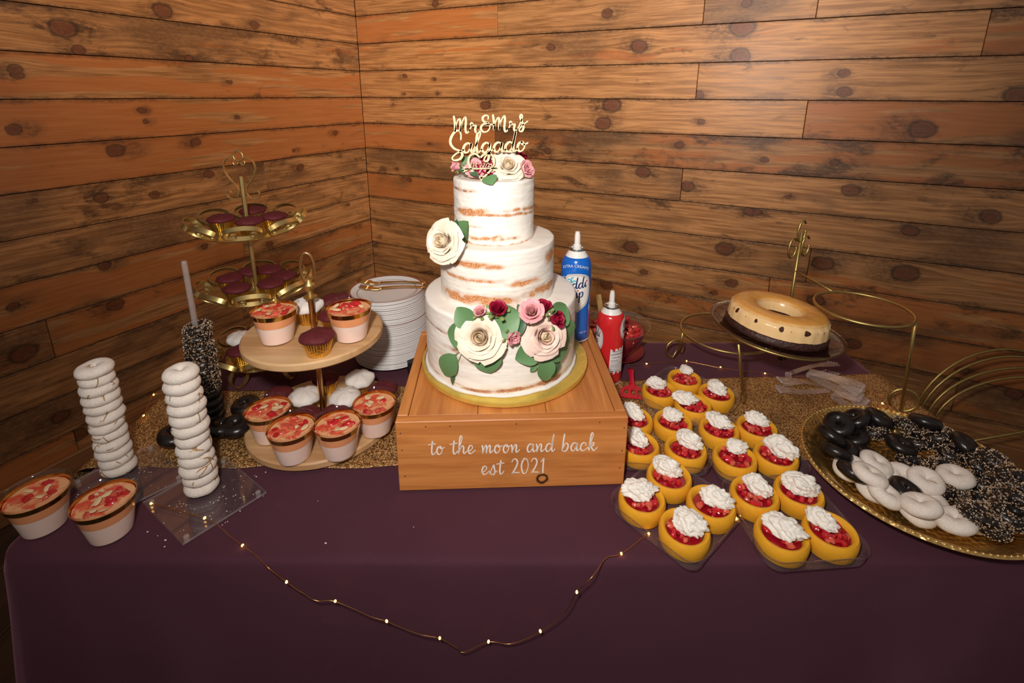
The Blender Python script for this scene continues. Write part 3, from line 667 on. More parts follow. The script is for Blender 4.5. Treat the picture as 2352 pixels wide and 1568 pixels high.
def block_text(txt, size):
    c = bpy.data.curves.new('lettering', 'FONT'); c.body = txt; c.size = size; c.align_x = 'CENTER'; c.resolution_u = 3
    o = bpy.data.objects.new('lettering_tmp', c); COL.objects.link(o)
    dg = bpy.context.evaluated_depsgraph_get(); me = bpy.data.meshes.new_from_object(o.evaluated_get(dg))
    vs = [v.co.copy() for v in me.vertices]; fs = [tuple(p.vertices) for p in me.polygons]
    bpy.data.objects.remove(o); bpy.data.meshes.remove(me); bpy.data.curves.remove(c)
    return vs, fs

# ================================================================== wooden riser box
bL, bR = P(918, 1130, TT), P(1432, 1115, TT)
BOXH = 0.1364; BZ = TT+BOXH+.0026
bang = atan2(bR.y-bL.y, bR.x-bL.x); BW = (bR-bL).length; BD = 0.325
bx = thing('wooden_riser', 'orange-stained wooden box riser with white script under the wedding cake', 'wooden box', bL+Vector((0, 0, .0026)), bang)
f_ = MB().box((BW/2, 0.009, BOXH/2), (BW, 0.018, BOXH), 0, 0.0012).build('front_board', M['box'], bx, 0)
f_['knot_a'] = ((1243-918)/(1432-918)*BW, 0.017, 0.0085)
MB().box((BW/2, BD-0.009, BOXH/2), (BW, 0.018, BOXH), 0, 0.0012).build('back_board', M['box'], bx, 0)['knot_a'] = (9, 9, .001)
for sx in (0.009, BW-0.009):
    MB().box((sx, BD/2, BOXH/2), (0.018, BD-0.037, BOXH), 0, 0.0012).build('side_board', M['boxtop'], bx, 0)['knot_a'] = (9, 9, .001)
n3 = 3; wsl = (BW-0.0372)/n3
for i in range(n3):
    o = MB().box((0, 0, 0), (wsl-0.0006, BD-0.0372, 0.016), 0, 0.0008).build('top_board', M['boxtop'], bx, 0, (0.0186+wsl*(i+0.5), BD/2, BOXH-0.0082-0.0012)); o['knot_a'] = (9, 9, .001)
ln = MB(); ln2 = MB()
def boxplace(x, y, d): return (x, -0.0003-d, y)
s1, w1 = strokes('to the moon and back', 0, 0, 1.0, 0.12)
sc = (1378-985)/(1440-910)*BW*0.985/w1
x0 = (985-910)/(1440-910)*BW
s1 = [[(p[0]*sc+x0, p[1]*sc*1.15+0.072+0.02*0*p[0]) for p in s] for s in s1]
pen(ln, s1, 0.0026, boxplace, 0.0003); ln.build('script_lettering', M['letter'], f_, 0)['label'] = 'white script reading to the moon and back'
s2, w2 = strokes('est 2021', 0, 0, 1.0, 0.12)
sc2 = (1255-1103)/(1440-910)*BW/w2; x0 = (1103-912)/(1440-912)*BW
s2 = [[(p[0]*sc2+x0, p[1]*sc2*1.15+0.029) for p in s] for s in s2]
pen(ln2, s2, 0.0026, boxplace, 0.0003); ln2.build('script_lettering', M['letter'], f_, 0)['label'] = 'white script reading est 2021'
nail = MB().lathe([(0.0, 0.0003), (0.0009, 0.0003), (0.0013, 0.0)], 8).mesh('nail', M['brownie'], 0)
for x, z in ((0.008, 0.115), (0.009, 0.082), (0.011, 0.03), (BW-0.006, 0.115), (BW-0.007, 0.07), (BW-0.009, 0.035), (0.05, 0.127), (0.09, 0.127), (0.2, 0.128), (0.34, 0.127)):
    link('nail', nail, f_, (x, -0.0002, z), (pi/2, 0, 0))

# ================================================================== cake board, cake
CB = Vector((-0.014, 0.900, BZ))
bd = MB()
def bfn(r, z, a): return (r*(1+0.004*nz((cos(a)*9, sin(a)*9, z*60))), z+0.0006*nz((cos(a)*14*r*5, sin(a)*14*r*5, 3)))
bd.lathe([(0.0, 0.0), (0.160, 0.0), (0.1655, 0.002), (0.1665, 0.006), (0.1655, 0.0105), (0.162, 0.0118), (0.1, 0.012), (0.0, 0.012)], 96, (0, 0, 0), bfn)
o = bd.build('cake_board', M['boardfoil'], None, 50, CB+Vector((0, 0, 0.0004))); tag(o, 'round gold foil cake board on the wooden riser', 'cake board')
CZ = BZ+0.0127
CC = [Vector((-0.022, 0.900, CZ)), Vector((-0.0285, 0.900, 0)), Vector((-0.0335, 0.900, 0))]
CR = [0.1465, 0.1085, 0.0745]
zmid = Q(1140, 716, 0.900-CR[1]).z; ztop = Q(1140, 565, 0.900-CR[2]).z; zend = Q(1135, 419, 0.900-CR[2]).z
CC[1].z = zmid; CC[2].z = ztop
CHT = [zmid-CZ, ztop-zmid, zend-ztop]
cake = thing('wedding_cake', 'three-tier semi-naked white wedding cake with bare sponge showing', 'wedding cake', CC[0])
# bare patches: (angle deg, seen from front: -90 is towards the camera), half width, height fraction, half height, strength, dark
PATCH = [
 [(-150, 45, .70, .012, .9, 1), (-115, 18, .55, .03, .75, .6), (-120, 30, .42, .05, .45, .4), (-75, 50, .055, .035, 1.1, .35), (-45, 16, .075, .045, .9, .7), (-130, 40, .06, .012, .8, .5), (-20, 20, .55, .02, .8, .5), (-95, 14, .34, .015, .45, .5)],
 [(-118, 42, .74, .06, 1.1, 0), (-115, 40, .52, .04, .9, 0), (-60, 20, .44, .07, .9, 0), (-112, 46, .16, .085, 1.3, 0), (-35, 30, .22, .08, 1.2, 0), (-22, 14, .75, .14, .9, 0), (-75, 20, .02, .05, .8, .3), (-85, 80, .33, .015, .35, 0)],
 [(-125, 30, .51, .055, 1.2, 0), (-80, 70, .47, .028, 1.15, .1), (-35, 40, .53, .03, 1.1, 0), (-140, 26, .86, .03, .9, .7), (-100, 30, .11, .045, .8, .1), (-75, 25, .08, .04, .7, .5), (-90, 80, .01, .025, .9, .1), (-118, 18, .27, .02, .6, .1)]]
def tier(i, name):
    R, Hh = CR[i], CHT[i]; n, mrow = 220, 64
    m = MB(); bare = []; dark = []
    def prof(v):      # v 0..1 -> (r,z): side then top
        if v < 0.80: return R, Hh*v/0.80*0.965
        if v < 0.88: a = (v-0.80)/0.08*pi/2; return R-0.006*(1-cos(a)), Hh*0.965+Hh*0.035*sin(a)
        return (R-0.006)*(1-(v-0.88)/0.12), Hh
    def fn(u, v):
        a = 2*pi*u; r, z = prof(v); fz = z/Hh; d = 0
        b = 0.0; k = 0.0
        if v < 0.82:
            dg = math.degrees(a)
            for pa, pw, pz, ph, ps, pd in PATCH[i]:
                da = (dg-pa+180) % 360-180
                dz = fz-pz-0.02*sin(radians(da)*2.3+pa)-0.018*nz((cos(a)*3, sin(a)*3, pz*7))
                g = exp(-(da/pw)**4)*exp(-(dz/ph)**2)*ps*(0.75+0.55*nz((cos(a)*8, sin(a)*8, fz*10+pz*5)))
                if g > b: b = g; k = pd
            b = min(1.0, max(0.0, b))
            r += 0.0009*nz((cos(a)*2.2, sin(a)*2.2, fz*9+i*4))+0.0007*nz((cos(a)*6, sin(a)*6, fz*26+i))-0.0012*b
        else:
            r += 0.0006*nz((cos(a)*5, sin(a)*5, 3)); z += 0.0008*nz((cos(a)*r*40, sin(a)*r*40, 5+i))
        bare.append(b); dark.append(k)
        return (r*cos(a), r*sin(a), z)
    m.grid(n, mrow, fn, True); m.att = {'bare': bare, 'dark': dark}
    m.build(name, M['frost'], cake, 180, CC[i]-CC[0])
tier(0, 'bottom_tier'); tier(1, 'middle_tier'); tier(2, 'top_tier')
# smeared frosting at the foot
sm_ = MB().lathe([(CR[0]-0.002, 0.004), (CR[0]+0.0025, 0.0025), (CR[0]+0.006, 0.0006), (CR[0]-0.002, 0.0002)], 120, (0, 0, 0), lambda r, z, a: (r+0.0022*nz((cos(a)*6, sin(a)*6, 1)), z)); sm_.att = None
sm_.build('frosting_foot', M['icing'], cake, 180)

# ================================================================== cake topper
TPY = CC[2].y-0.052
def tpl(px, py): return Q(px, py, TPY)
tp = thing('cake_topper', 'laser-cut wooden name topper standing on the top cake tier', 'cake topper', tpl(1105, 405))
tO = tp.location.copy()
def topplace(x, y, d): return (x, 0.0008-d, y)
def fit(txt, px0, px1, ybase, ytop, hh, tilt=0.0, track=0.0):
    a = tpl(px0, ybase)-tO; b = tpl(px1, ybase)-tO; h = (tpl(px0, ytop)-tO).z-a.z
    s, w = strokes(txt, 0, 0, 1.0, track); sx = (b.x-a.x)/w; sy = h/hh
    return [[(a.x+p[0]*sx, a.z+p[1]*sy+tilt*p[0]*sx) for p in q] for q in s]
m = MB(); pen(m, fit('Mr&Mrz', 1043, 1208, 306, 266, 2.1, 0.035), 0.0036, topplace, 0.0022, 0.6); m.build('name_cutout', M['birch'], tp, 0)['label'] = 'cut-out script reading Mr&Mrs'
m = MB(); pen(m, fit('Salgado', 1028, 1210, 352, 303, 2.2, 0.03), 0.0043, topplace, 0.0022, 0.6); m.build('name_cutout', M['birch'], tp, 0)['label'] = 'cut-out script reading Salgado'
def loc2(px, py): q = tpl(px, py)-tO; return (q.x, q.z)
ht = [loc2(*p) for p in ((1103, 362), (1092, 353), (1080, 357), (1076, 370), (1082, 388), (1094, 400), (1106, 408), (1120, 398), (1132, 384), (1135, 367), (1128, 354), (1114, 353), (1103, 362))]
m = MB(); pen(m, [ht], 0.0036, topplace, 0.0022, 0.9); m.build('heart_cutout', M['birch'], tp, 0)
m = MB(); pen(m, [[loc2(1062, 388), loc2(1100, 387), loc2(1142, 386)]], 0.0022, topplace, 0.0022, 1.0)
for pts in (((1144, 386), (1134, 380), (1132, 387), (1135, 393)), ((1080, 388), (1066, 383), (1061, 382), (1068, 388), (1063, 396), (1068, 394))):
    q = [Vector(topplace(*loc2(*p), 0)) for p in pts]; m.add(q+[v+Vector((0, -0.0022, 0)) for v in q], [tuple(range(len(q))), tuple(range(2*len(q)-1, len(q)-1, -1))]+[(i, (i+1) % len(q), len(q)+(i+1) % len(q), len(q)+i) for i in range(len(q))])
m.build('arrow_cutout', M['birch'], tp, 0)
m = MB(); pen(m, fit('03.27.21', 1081, 1131, 386, 374, 1.75), 0.0011, topplace, 0.0022, 0.8, 5); m.build('date_cutout', M['birch'], tp, 0)['label'] = 'cut-out date 03.27.21'
m = MB(); a = loc2(1106, 407); m.box((a[0], -0.0003, (a[1]-0.012)/1.0-0.004), (0.0035, 0.0022, 0.036)); m.build('stake', M['birch'], tp, 0)

# ================================================================== flowers
def petal_mesh(name, r0, r1, h, ha, curl, mat, flare=0.0, seed=0, thick=0.0005):
    m = MB(); nu, nv = 11, 9
    def fn(u, v):
        s = u*2-1
        w = ha*(0.45+0.75*sin(pi*min(1, 0.16+v*0.66)))*(1.0-0.25*max(0, v-0.8)/0.2)
        top = 1-0.13*s*s+0.05*nz((s*2.2+seed, v, seed))
        z = h*v*top; r = r0+(r1-r0)*(v**0.75)
        c = max(0, v-0.70)/0.30
        r += curl*c*c; z -= curl*0.8*c*c
        r += flare*v*v+0.05*r1*nz((s*2+seed*3.1, v*2, 1.5))+0.04*r1*(s*s)*v
        a = s*w
        return (r*cos(a), r*sin(a), z)
    m.grid(nu, nv, fn); me = m.mesh(name, mat, 180); return me
ROSE = {}
def rose_meshes(kind):
    if kind in ROSE: return ROSE[kind]
    outer = {'cream': M['petal'], 'blush': M['blush']}[kind]; L = []
    for ring, (n, r0, r1, h, ha, curl, fl, mt) in enumerate([
        (3, .0015, .0034, .0320, 1.9, -.0026, 0, M['petalcore']), (4, .002, .0066, .0325, 1.5, -.0030, 0, M['petalcore']), (5, .003, .0105, .0330, 1.25, -.0030, 0, M['petalcore']), (5, .004, .0145, .0338, 1.1, -.0012, 0, outer),
        (6, .005, .0180, .0335, .95, .003, 0, outer), (6, .007, .0235, .0315, .9, .005, 0, outer), (6, .009, .0290, .0265, .85, .0075, .001, outer), (5, .010, .0330, .0200, .85, .009, .003, outer)]):
        L.append((n, [petal_mesh('petal', r0, r1, h, ha, curl, mt, fl, ring*7+k*3+1) for k in range(2)]))
    ROSE[kind] = L; return L
def rose(label, loc, face, scale=1.0, kind='cream', roll=0.0, rings=8, name='rose', cat='rose', group='cream garden roses on the cake'):
    t = thing(name, label, cat, loc, to_quat(face, (0, 0, 1), roll), group); t.scale = (scale,)*3
    rr = random.Random(hash(label) % 1000 if False else len(label)*7)
    for ri, (n, ms) in enumerate(rose_meshes(kind)[:rings]):
        for k in range(n):
            a = 2*pi*k/n+ri*0.9+rr.uniform(-.18, .18)
            tl = rr.uniform(-0.08, 0.10)*(ri/7)
            link('petal', ms[k % 2], t, (0, 0, rr.uniform(-.0008, .0008)), (0, tl, a), 1+rr.uniform(-.05, .05))
    return t
BUD = {}
def bud(label, loc, face, scale, mat, roll=0.0, openness=0, group='small rosebuds on the cake'):
    t = thing('rosebud', label, 'rosebud', loc, to_quat(face, (0, 0, 1), roll), group); t.scale = (scale,)*3
    key = mat.name
    if key not in BUD:
        BUD[key] = [petal_mesh('petal', .002, .004, .024, 1.6, 0, mat, 0, 1), petal_mesh('petal', .004, .0078, .025, 1.2, .001, mat, 0, 5), petal_mesh('petal', .005, .0105, .024, 1.05, .003, mat, .0005, 9),
                    petal_mesh('petal', .005, .0145, .021, .8, .004, mat, .002, 4), petal_mesh('sepal', .003, .009, .02, .32, .004, M['sepal'], .003, 3)]
    ms = BUD[key]; k0 = 0
    for ri, n in ((0, 3), (1, 4), (2, 4))+(((3, 5),) if openness else ()):
        for k in range(n): link('petal', ms[ri], t, (0, 0, 0), (0, 0, 2*pi*k/n+ri*.7))
    m = MB().sphere((0, 0, 0), 0.0062, 10, 6, (1, 1, .9)); m.tube([(0, 0, -.004), (0, 0, -0.016)], 0.0013, 6); bb0 = m.build('bud_base', M['sepal'], t, 180)
    for k in range(5): link('sepal', ms[4], bb0, (0, 0, -0.001), (0, 0.25, 2*pi*k/5+.3))
    return t
LEAFM = {}
def leaf_mesh(mat, round_=0.42, key=None):
    k = (mat.name, round_)
    if k in LEAFM: return LEAFM[k]
    m = MB(); nu, nv = 9, 12
    def fn(u, v):
        s = u*2-1; w = round_*(sin(pi*v**0.85)**0.75 if 0 < v < 1 else 0)+0.004
        return (s*w, v, 0.10*sin(pi*v)*0.6+0.09*s*s*w*2-0.05*v*v+0.012*nz((s*2, v*3, round_*9)))
    m.grid(nu, nv, fn); LEAFM[k] = m.mesh('leaf', mat, 180); return LEAFM[k]
def leaf(parent, base, tip, normal, round_=0.42, mat='leaf', inv=None):
    # base, tip in world; parent empty without rotation
    b, tv = Vector(base), Vector(tip); y = (tv-b); L = y.length; y.normalize(); z = Vector(normal); z = (z-y*z.dot(y)).normalized(); x = y.cross(z)
    q = Matrix((x, y, z)).transposed().to_quaternion()
    return link('leaf', leaf_mesh(M[mat], round_), parent, b-parent.location, q, L)
def cpt(i, px, py, off=0.0):          # point over the side of tier i
    p = CYL(px, py, CC[i], CR[i]+off); return p
def cn(i, p): d = Vector((p.x-CC[i].x, p.y-CC[i].y, 0)); return d.normalized()
def sprig(label, i, leaves, off=0.005, stems=True, group='eucalyptus sprigs on the cake'):
    # leaves: list of (base px, tip px, roundness, mat[, base off, tip off])
    b0 = cpt(i, *leaves[0][0], off); t = thing('eucalyptus_sprig', label, 'leaf sprig', b0, None, group)
    for lf in leaves:
        o1, o2 = (lf[4], lf[5]) if len(lf) > 4 else (off, off+0.006)
        a = cpt(i, *lf[0], o1); b = cpt(i, *lf[1], o2); leaf(t, a, b, cn(i, a)+Vector((0, -0.25, 0.25)), lf[2], lf[3])
    return t
# front left rose cluster (bottom tier)
p = cpt(0, 1108, 772, 0.002); fr = (cn(0, p)+Vector((0.0, -0.25, 0.55))).normalized()
rose('large cream rose with yellow heart, front left of the bottom cake tier', p, fr, .98, 'cream', 0.4)
p = cpt(0, 1243, 770, 0.002); fr = (cn(0, p)+Vector((-0.1, -0.35, 0.5))).normalized()
rose('blush-edged cream rose, front right of the bottom cake tier', p, fr, .89, 'blush', 1.1)
sprig('eucalyptus sprig of five leaves around the front left rose', 0, [((1078, 772), (1026, 764), .50, 'leaf', .010, .012), ((1085, 748), (1048, 706), .48, 'leaf', .010, .012), ((1128, 748), (1194, 718), .60, 'leaf', .008, .010), ((1125, 750), (1180, 764), .55, 'leafdark', .006, .009), ((1116, 796), (1126, 858), .50, 'leaf', .008, .012)])
t = sprig('eucalyptus sprig hanging low left below the front left rose', 0, [((1046, 814), (1018, 862), .36, 'leaf', .006, .010), ((1044, 845), (1038, 885), .12, 'leafdark', .004, .006)])
m = MB(); o0 = t.location
m.tube([cpt(0, 1068, 795, .004)-o0, cpt(0, 1056, 805, .007)-o0, cpt(0, 1046, 815, .006)-o0], 0.0007, 5); m.tube([cpt(0, 1066, 797, .004)-o0, cpt(0, 1054, 825, .005)-o0, cpt(0, 1044, 846, .004)-o0], 0.0006, 5); m.build('stem', M['stem'], t, 180)
t = sprig('eucalyptus sprig fanned out below the front right rose', 0, [((1238, 795), (1184, 826), .48, 'leaf', .006, .010), ((1228, 822), (1198, 833), .35, 'leafdark', .004, .008), ((1252, 793), (1308, 800), .40, 'leaf', .006, .012), ((1250, 805), (1282, 822), .45, 'leaf', .004, .010), ((1248, 822), (1257, 876), .40, 'leaf', .008, .014), ((1256, 820), (1278, 866), .32, 'leafdark', .003, .005), ((1231, 835), (1218, 854), .34, 'leaf', .006, .009)])
o0 = t.location; m = MB(); m.tube([cpt(0, 1246, 808, .004)-o0, cpt(0, 1248, 824, .008)-o0], 0.0008, 5); m.tube([cpt(0, 1244, 808, .004)-o0, cpt(0, 1232, 836, .006)-o0], 0.0006, 5); m.tube([cpt(0, 1243, 810, .004)-o0, cpt(0, 1226, 823, .005)-o0], 0.0006, 5); m.build('stem', M['stem'], t, 180)
sprig('round eucalyptus leaves at the upper right of the front right rose', 0, [((1268, 738), (1302, 700), .6, 'leaf', .006, .008), ((1272, 750), (1310, 790), .42, 'leaf', .006, .008)])
sprig('narrow dark eucalyptus leaves between the two front roses', 0, [((1209, 736), (1189, 699), .26, 'leafdark', .004, .004), ((1206, 728), (1176, 786), .18, 'leafdark', .006, .014)])
def cbud(label, i, px, py, dirv, sc_, mat, off=0.006, op=0):
    p = cpt(i, px, py, off); return bud(label, p, dirv, sc_, M[mat], 0.3*len(label), op)
cbud('crimson rosebud above the front left rose', 0, 1142, 722, (0.1, -.6, 1.0), 1.05, 'crimson', .010)
cbud('pale pink rosebud peeking over the front left rose', 0, 1106, 724, (-.2, -.6, .9), .75, 'pink', .004)
cbud('pink rosebud between the two front roses', 0, 1166, 764, (.6, -.8, -.15), .95, 'pink', .006)
cbud('open pink rosebud above the front right rose', 0, 1222, 722, (-.1, -.8, .8), 1.05, 'pink', .006, 1)
cbud('upright crimson rosebud behind the open pink bud', 0, 1246, 718, (.15, -.3, 1.0), .95, 'crimson', .003)
cbud('crimson rosebud lying right above the front right rose', 0, 1262, 736, (.9, -.6, .45), 1.05, 'crimson', .008)
# middle left rose
p = cpt(1, 1046, 556, -0.002)+Vector((-.012, -.006, .002)); fr = Vector((-.45, -.85, .35))
rose('cream rose drooping on the left edge of the middle cake tier', p, fr, .86, 'cream', 2.0)
ml = sprig('eucalyptus leaves behind the middle left rose', 2, [((1052, 565), (1072, 508), .42, 'leaf', .004, .006), ((1050, 545), (1048, 504), .30, 'leafdark', .006, .010)])
cbud('dark red rosebud above the middle left rose', 2, 1030, 530, (-.45, -.2, .9), .7, 'crimson', .016)
dp = Q(1010, 575, p.y-0.012); tt = thing('fallen_rose_petal', 'loose cream petal hanging below the middle left rose', 'petal', dp, to_quat((-.3, -.9, .1), (0, 0, 1), 0.4), None)
link('petal', petal_mesh('petal', .004, .012, .030, 1.0, .002, M['petal'], .0, 12), tt, (0, 0, 0), (1.9, 0.2, 2.6))
# top arrangement
ZT = zend
def tpt(px, py, Y): return Q(px, py, Y)
p = tpt(1166, 402, CC[2].y-0.030); p.z = ZT+0.016
rose('cream rose on top of the cake beside the name topper', p, (.10, -.80, .62), .74, 'cream', 0.2)
q = tpt(1200, 392, CC[2].y-0.03); bud('open pink rosebud at the right edge of the cake top', q, (.6, -.6, .35), .80, M['pink'], 0, 1)
q = tpt(1187, 378, CC[2].y+0.0); bud('crimson rosebud half hidden behind the top cream rose', q, (.5, .2, .9), 1.0, M['crimson'])
q = tpt(1096, 395, CC[2].y-0.030); bud('pink rosebud behind the topper heart', q, (-.1, -.8, .6), 1.0, M['pink'], 0, 1)
q = tpt(1118, 394, CC[2].y-0.028); bud('crimson rosebud behind the topper heart', q, (.2, -.8, .5), 1.05, M['crimson'], 0, 1)
q = tpt(1062, 384, CC[2].y-0.036); bud('pink bud at the left edge of the cake top', q, (-.9, -.3, .25), .8, M['pink'])
tl_ = thing('eucalyptus_sprig', 'bluish round eucalyptus leaves lying across the cake top', 'leaf sprig', (CC[2].x, CC[2].y-0.03, ZT+0.001), None, 'eucalyptus sprigs on the cake')
for bp, tpx, yb, yt, rn, mt, nrm in (((1080, 378), (1062, 362), -.026, -.03, .6, 'leaf', (-.2, -1, .3)), ((1100, 372), (1096, 356), -.012, -.02, .7, 'leaf', (0, -1, .4)), ((1092, 370), (1108, 358), -.006, -.012, .6, 'leafdark', (0, -1, .4)), ((1075, 395), (1055, 388), -.04, -.046, .6, 'leafdark', (-.2, -.8, .8)),
                                     ((1100, 405), (1078, 398), -.058, -.060, .4, 'leafdark', (0, -.5, .9)), ((1120, 404), (1131, 424), -.066, -.082, .62, 'leaf', (0, -.8, .6)), ((1140, 378), (1136, 358), -.014, -.012, .3, 'leafdark', (0, -1, .2))):
    leaf(tl_, Q(*bp, CC[2].y+yb), Q(*tpx, CC[2].y+yt), nrm, rn, mt)

# ================================================================== two-tier wooden stand
WC = Vector((-0.390, 0.885, TT)); RL, RU = 0.146, 0.131
runz = 0.004
zu_b = Q(730, 857, WC.y-RU).z; zu_t = zu_b+0.016; zl_t = TT+runz+0.016
zpole = Q(716, 583, WC.y).z
ws = thing('two_tier_stand', 'two-tier round wooden serving stand with a gold rod and ring', 'serving stand', WC)
def disc(r, z0, z1): return MB().lathe([(0, z0), (r-.003, z0), (r, z0+.003), (r, z1-.003), (r-.003, z1), (0, z1)], 72)
disc(RL, runz, runz+.016).build('lower_board', M['disc'], ws, 40); disc(RU, zu_b-TT, zu_t-TT).build('upper_board', M['disc'], ws, 40)
h1 = zpole-TT-0.088
MB().lathe([(0.0055, runz+.0165), (0.0055, zu_b-TT-.0005)], 14).build('lower_rod', M['copper'], ws)
MB().lathe([(0, zu_t-TT+.0005), (0.0055, zu_t-TT+.0005), (0.0055, h1), (0, h1)], 14).build('upper_rod', M['copper'], ws)
MB().lathe([(0, h1), (.0125, h1), (.0128, h1+.002), (.006, h1+.0035), (.005, h1+.010), (.0098, h1+.018), (.0105, h1+.026), (.006, h1+.033), (.003, h1+.037), (0, h1+.037)], 20).build('finial', M['brass'], ws)
MB().tube([(0.012*cos(a), 0.003*cos(a), h1+.060+0.030*sin(a)) for a in [2*pi*i/36 for i in range(36)]], 0.0032, 8, True).build('ring', M['copper'], ws, 180)

# ================================================================== dessert cups
CUPH, CRB, CRT = 0.070, 0.0285, 0.0424
def cup_r(z): return CRB+(CRT-CRB)*z/CUPH
shell_m = MB().lathe([(0, .0012), (CRB-.001, .0006), (CRB, .003)]+[(cup_r(z), z) for z in (.015, .03, .045, .06, .068)]+[(CRT+.0012, CUPH-.0012), (CRT+.0014, CUPH), (CRT+.0004, CUPH+.0006)], 48).mesh('cup_shell', M['clear'], 180)
band_m = MB().lathe([(cup_r(.0535)+.0004, .0535), (cup_r(.062)+.0004, .062), (cup_r(.062)-.0003, .062), (cup_r(.0535)-.0003, .0535), (cup_r(.0535)+.0004, .0535)], 48).mesh('gold_band', M['goldband'], 40)
def layer(z0, z1, top): 
    pr_ = [(0, z0), (cup_r(z0)-.0012, z0), (cup_r(z1)-.0012, z1)]+[(0, z1)]
    return MB().lathe(pr_, 40)
panna_m = layer(.002, .036, 0).mesh('panna_cotta', M['panna'], 40); peach_m = layer(.0363, .0535, 0).mesh('jelly_layer', M['peach'], 40); jt_m = layer(.0537, .0575, 0).mesh('jelly_top', M['jelly'], 40)
def chunk_mesh(name, mat, sc, seed):
    m = MB(); m.sphere((0, 0, 0), 1, 7, 5, sc, lambda d: 1+.35*nz((d.x*1.6+seed, d.y*1.6, d.z*1.6))); return m.mesh(name, mat, 45)
berry_ms = [chunk_mesh('strawberry_piece', M['straw' if k % 2 else 'strawlight'], (.0075, .0052, .0028), k*3.3) for k in range(4)]
alm_m = MB().sphere((0, 0, 0), 1, 10, 4, (.0072, .0042, .0009)).mesh('almond_flake', M['almond'], 60)
def cup(label, loc, nb=8, na=5, seed=0, rz=0.0):
    t = thing('dessert_cup', label, 'dessert cup', loc, rz, 'gold-rimmed dessert cups')
    for n_, me in (('panna_cotta', panna_m), ('jelly_layer', peach_m), ('gold_band', band_m), ('cup_shell', shell_m)): link(n_, me, t)
    jt = link('jelly_top', jt_m, t)
    rr = random.Random(seed)
    for k in range(nb+na):
        r = .028*sqrt(rr.random()); a = rr.uniform(0, 6.28)
        isb = k < nb
        link('strawberry_piece' if isb else 'almond_flake', rr.choice(berry_ms) if isb else alm_m, jt, (r*cos(a), r*sin(a), .0585+.0012*(k % 3)+(0 if isb else .0015)), (rr.uniform(-.25, .25), rr.uniform(-.25, .25), rr.uniform(0, 6.28)), rr.uniform(.8, 1.25))
    return t
def cup_at(label, px, py, z, **k):
    p = P(px, py, z); u = Vector((p.x, p.y, 0)).normalized(); p += u*CRB*0.92; return cup(label, p+Vector((0, 0, .0006)), **k)
cup_at('dessert cup on the upper wooden board, left', 640, 794, zu_t, nb=7, na=4, seed=1)
cup_at('dessert cup on the upper wooden board, right beside the plates', 809, 789, zu_t, nb=8, na=5, seed=2)
cup_at('leftmost dessert cup on the lower wooden board', 627, 1021, zl_t, nb=9, na=6, seed=3)
cup_at('very red dessert cup, front left on the lower wooden board', 680, 1069, zl_t, nb=14, na=2, seed=4)
cup_at('dessert cup front right on the lower wooden board', 784, 1060, zl_t, nb=10, na=4, seed=5)
cup_at('dessert cup on the lower board nearest the wooden riser', 866, 1007, zl_t, nb=7, na=7, seed=6)
cup_at('dessert cup at the far left corner of the table', 112, 1228, TT, nb=6, na=3, seed=7)
cup_at('dessert cup with many almond flakes before the acrylic donut stands', 264, 1245, TT, nb=10, na=9, seed=8)

# ================================================================== cupcakes
def wrapper_mesh(mat, name='wrapper'):
    n = 72; m = MB()
    def fn(u, v):
        i = round(u*n); k = 1.0 if i % 2 else 0.955; r = (.0215+.0085*v)*(1+(k-1)*(0.4+.6*v)); a = 2*pi*u
        return (r*cos(a), r*sin(a), .032*v)
    m.grid(n, 4, fn, True); b = MB(); m.lathe([(0, .0006), (.0205, .0004), (.0215, .0)], 36); return m.mesh(name, mat, 20)
wrap_g = wrapper_mesh(M['wrapper']); wrap_s = wrapper_mesh(M['silverwrap'])
def cap_mesh(mat, seed, h=.013, rough=.06):
    m = MB()
    m.lathe([(0, .018), (.0255, .022), (.0285, .030), (.0325, .0325), (.0335, .0355), (.031, .0395), (.024, .0325+h*.82), (.014, .0325+h), (0, .0325+h*1.05)], 40, (0, 0, 0),
            lambda r, z, a: (r*(1+rough*nz((cos(a)*1.6+seed, sin(a)*1.6, z*30))), z+(.0022*nz((cos(a)*2+seed, sin(a)*2, r*60)) if z > .034 else 0)))
    return m.mesh('cake_top', mat, 180)
cap_d = [cap_mesh(M['velvet'], k*5.1) for k in range(3)]; 
def iced_mesh(seed):
    m = MB()
    m.lathe([(0, .028), (.028, .029), (.0335, .031), (.0350, .0355), (.032, .044), (.024, .050), (.012, .0535), (0, .0545)], 44, (0, 0, 0), lambda r, z, a: (r*(1+.10*nz((cos(a)*1.8+seed, sin(a)*1.8, z*50))), z+.003*nz((cos(a)*2+seed, sin(a)*2, r*80))))
    return m.mesh('icing', M['icing'], 180)
cap_w = [iced_mesh(k*3.7) for k in range(3)]; base_d = MB().lathe([(0, .002), (.020, .002), (.0275, .029), (0, .029)], 28).mesh('sponge', M['velvet'], 40)
def cupcake(label, loc, white=False, silver=False, seed=0, sc=1.0, group=None, tilt=(0, 0)):
    t = thing('cupcake', label, 'cupcake', loc, (tilt[0], tilt[1], seed*1.3), group or ('white-iced cupcakes' if white else 'plain dark red cupcakes')); t.scale = (sc,)*3
    link('wrapper', wrap_s if silver else wrap_g, t); link('sponge', base_d, t)
    link('icing' if white else 'cake_top', (cap_w if white else cap_d)[seed % 3], t); return t
def cupcake_at(label, px, py, z, sc=0.92, **k):    # px,py: middle of the cap
    p = P(px, py, z+.036*sc); p.z = z+.0006; return cupcake(label, p, sc=sc, **k)
cupcake_at('dark red cupcake in gold foil at the front of the upper wooden board', 728, 772, zu_t, seed=1)
cupcake_at('white-iced cupcake beside the rod on the upper wooden board', 706, 704, zu_t, white=True, seed=0)
cupcake_at('dark red cupcake behind the rod on the upper wooden board', 768, 722, zu_t, seed=2)
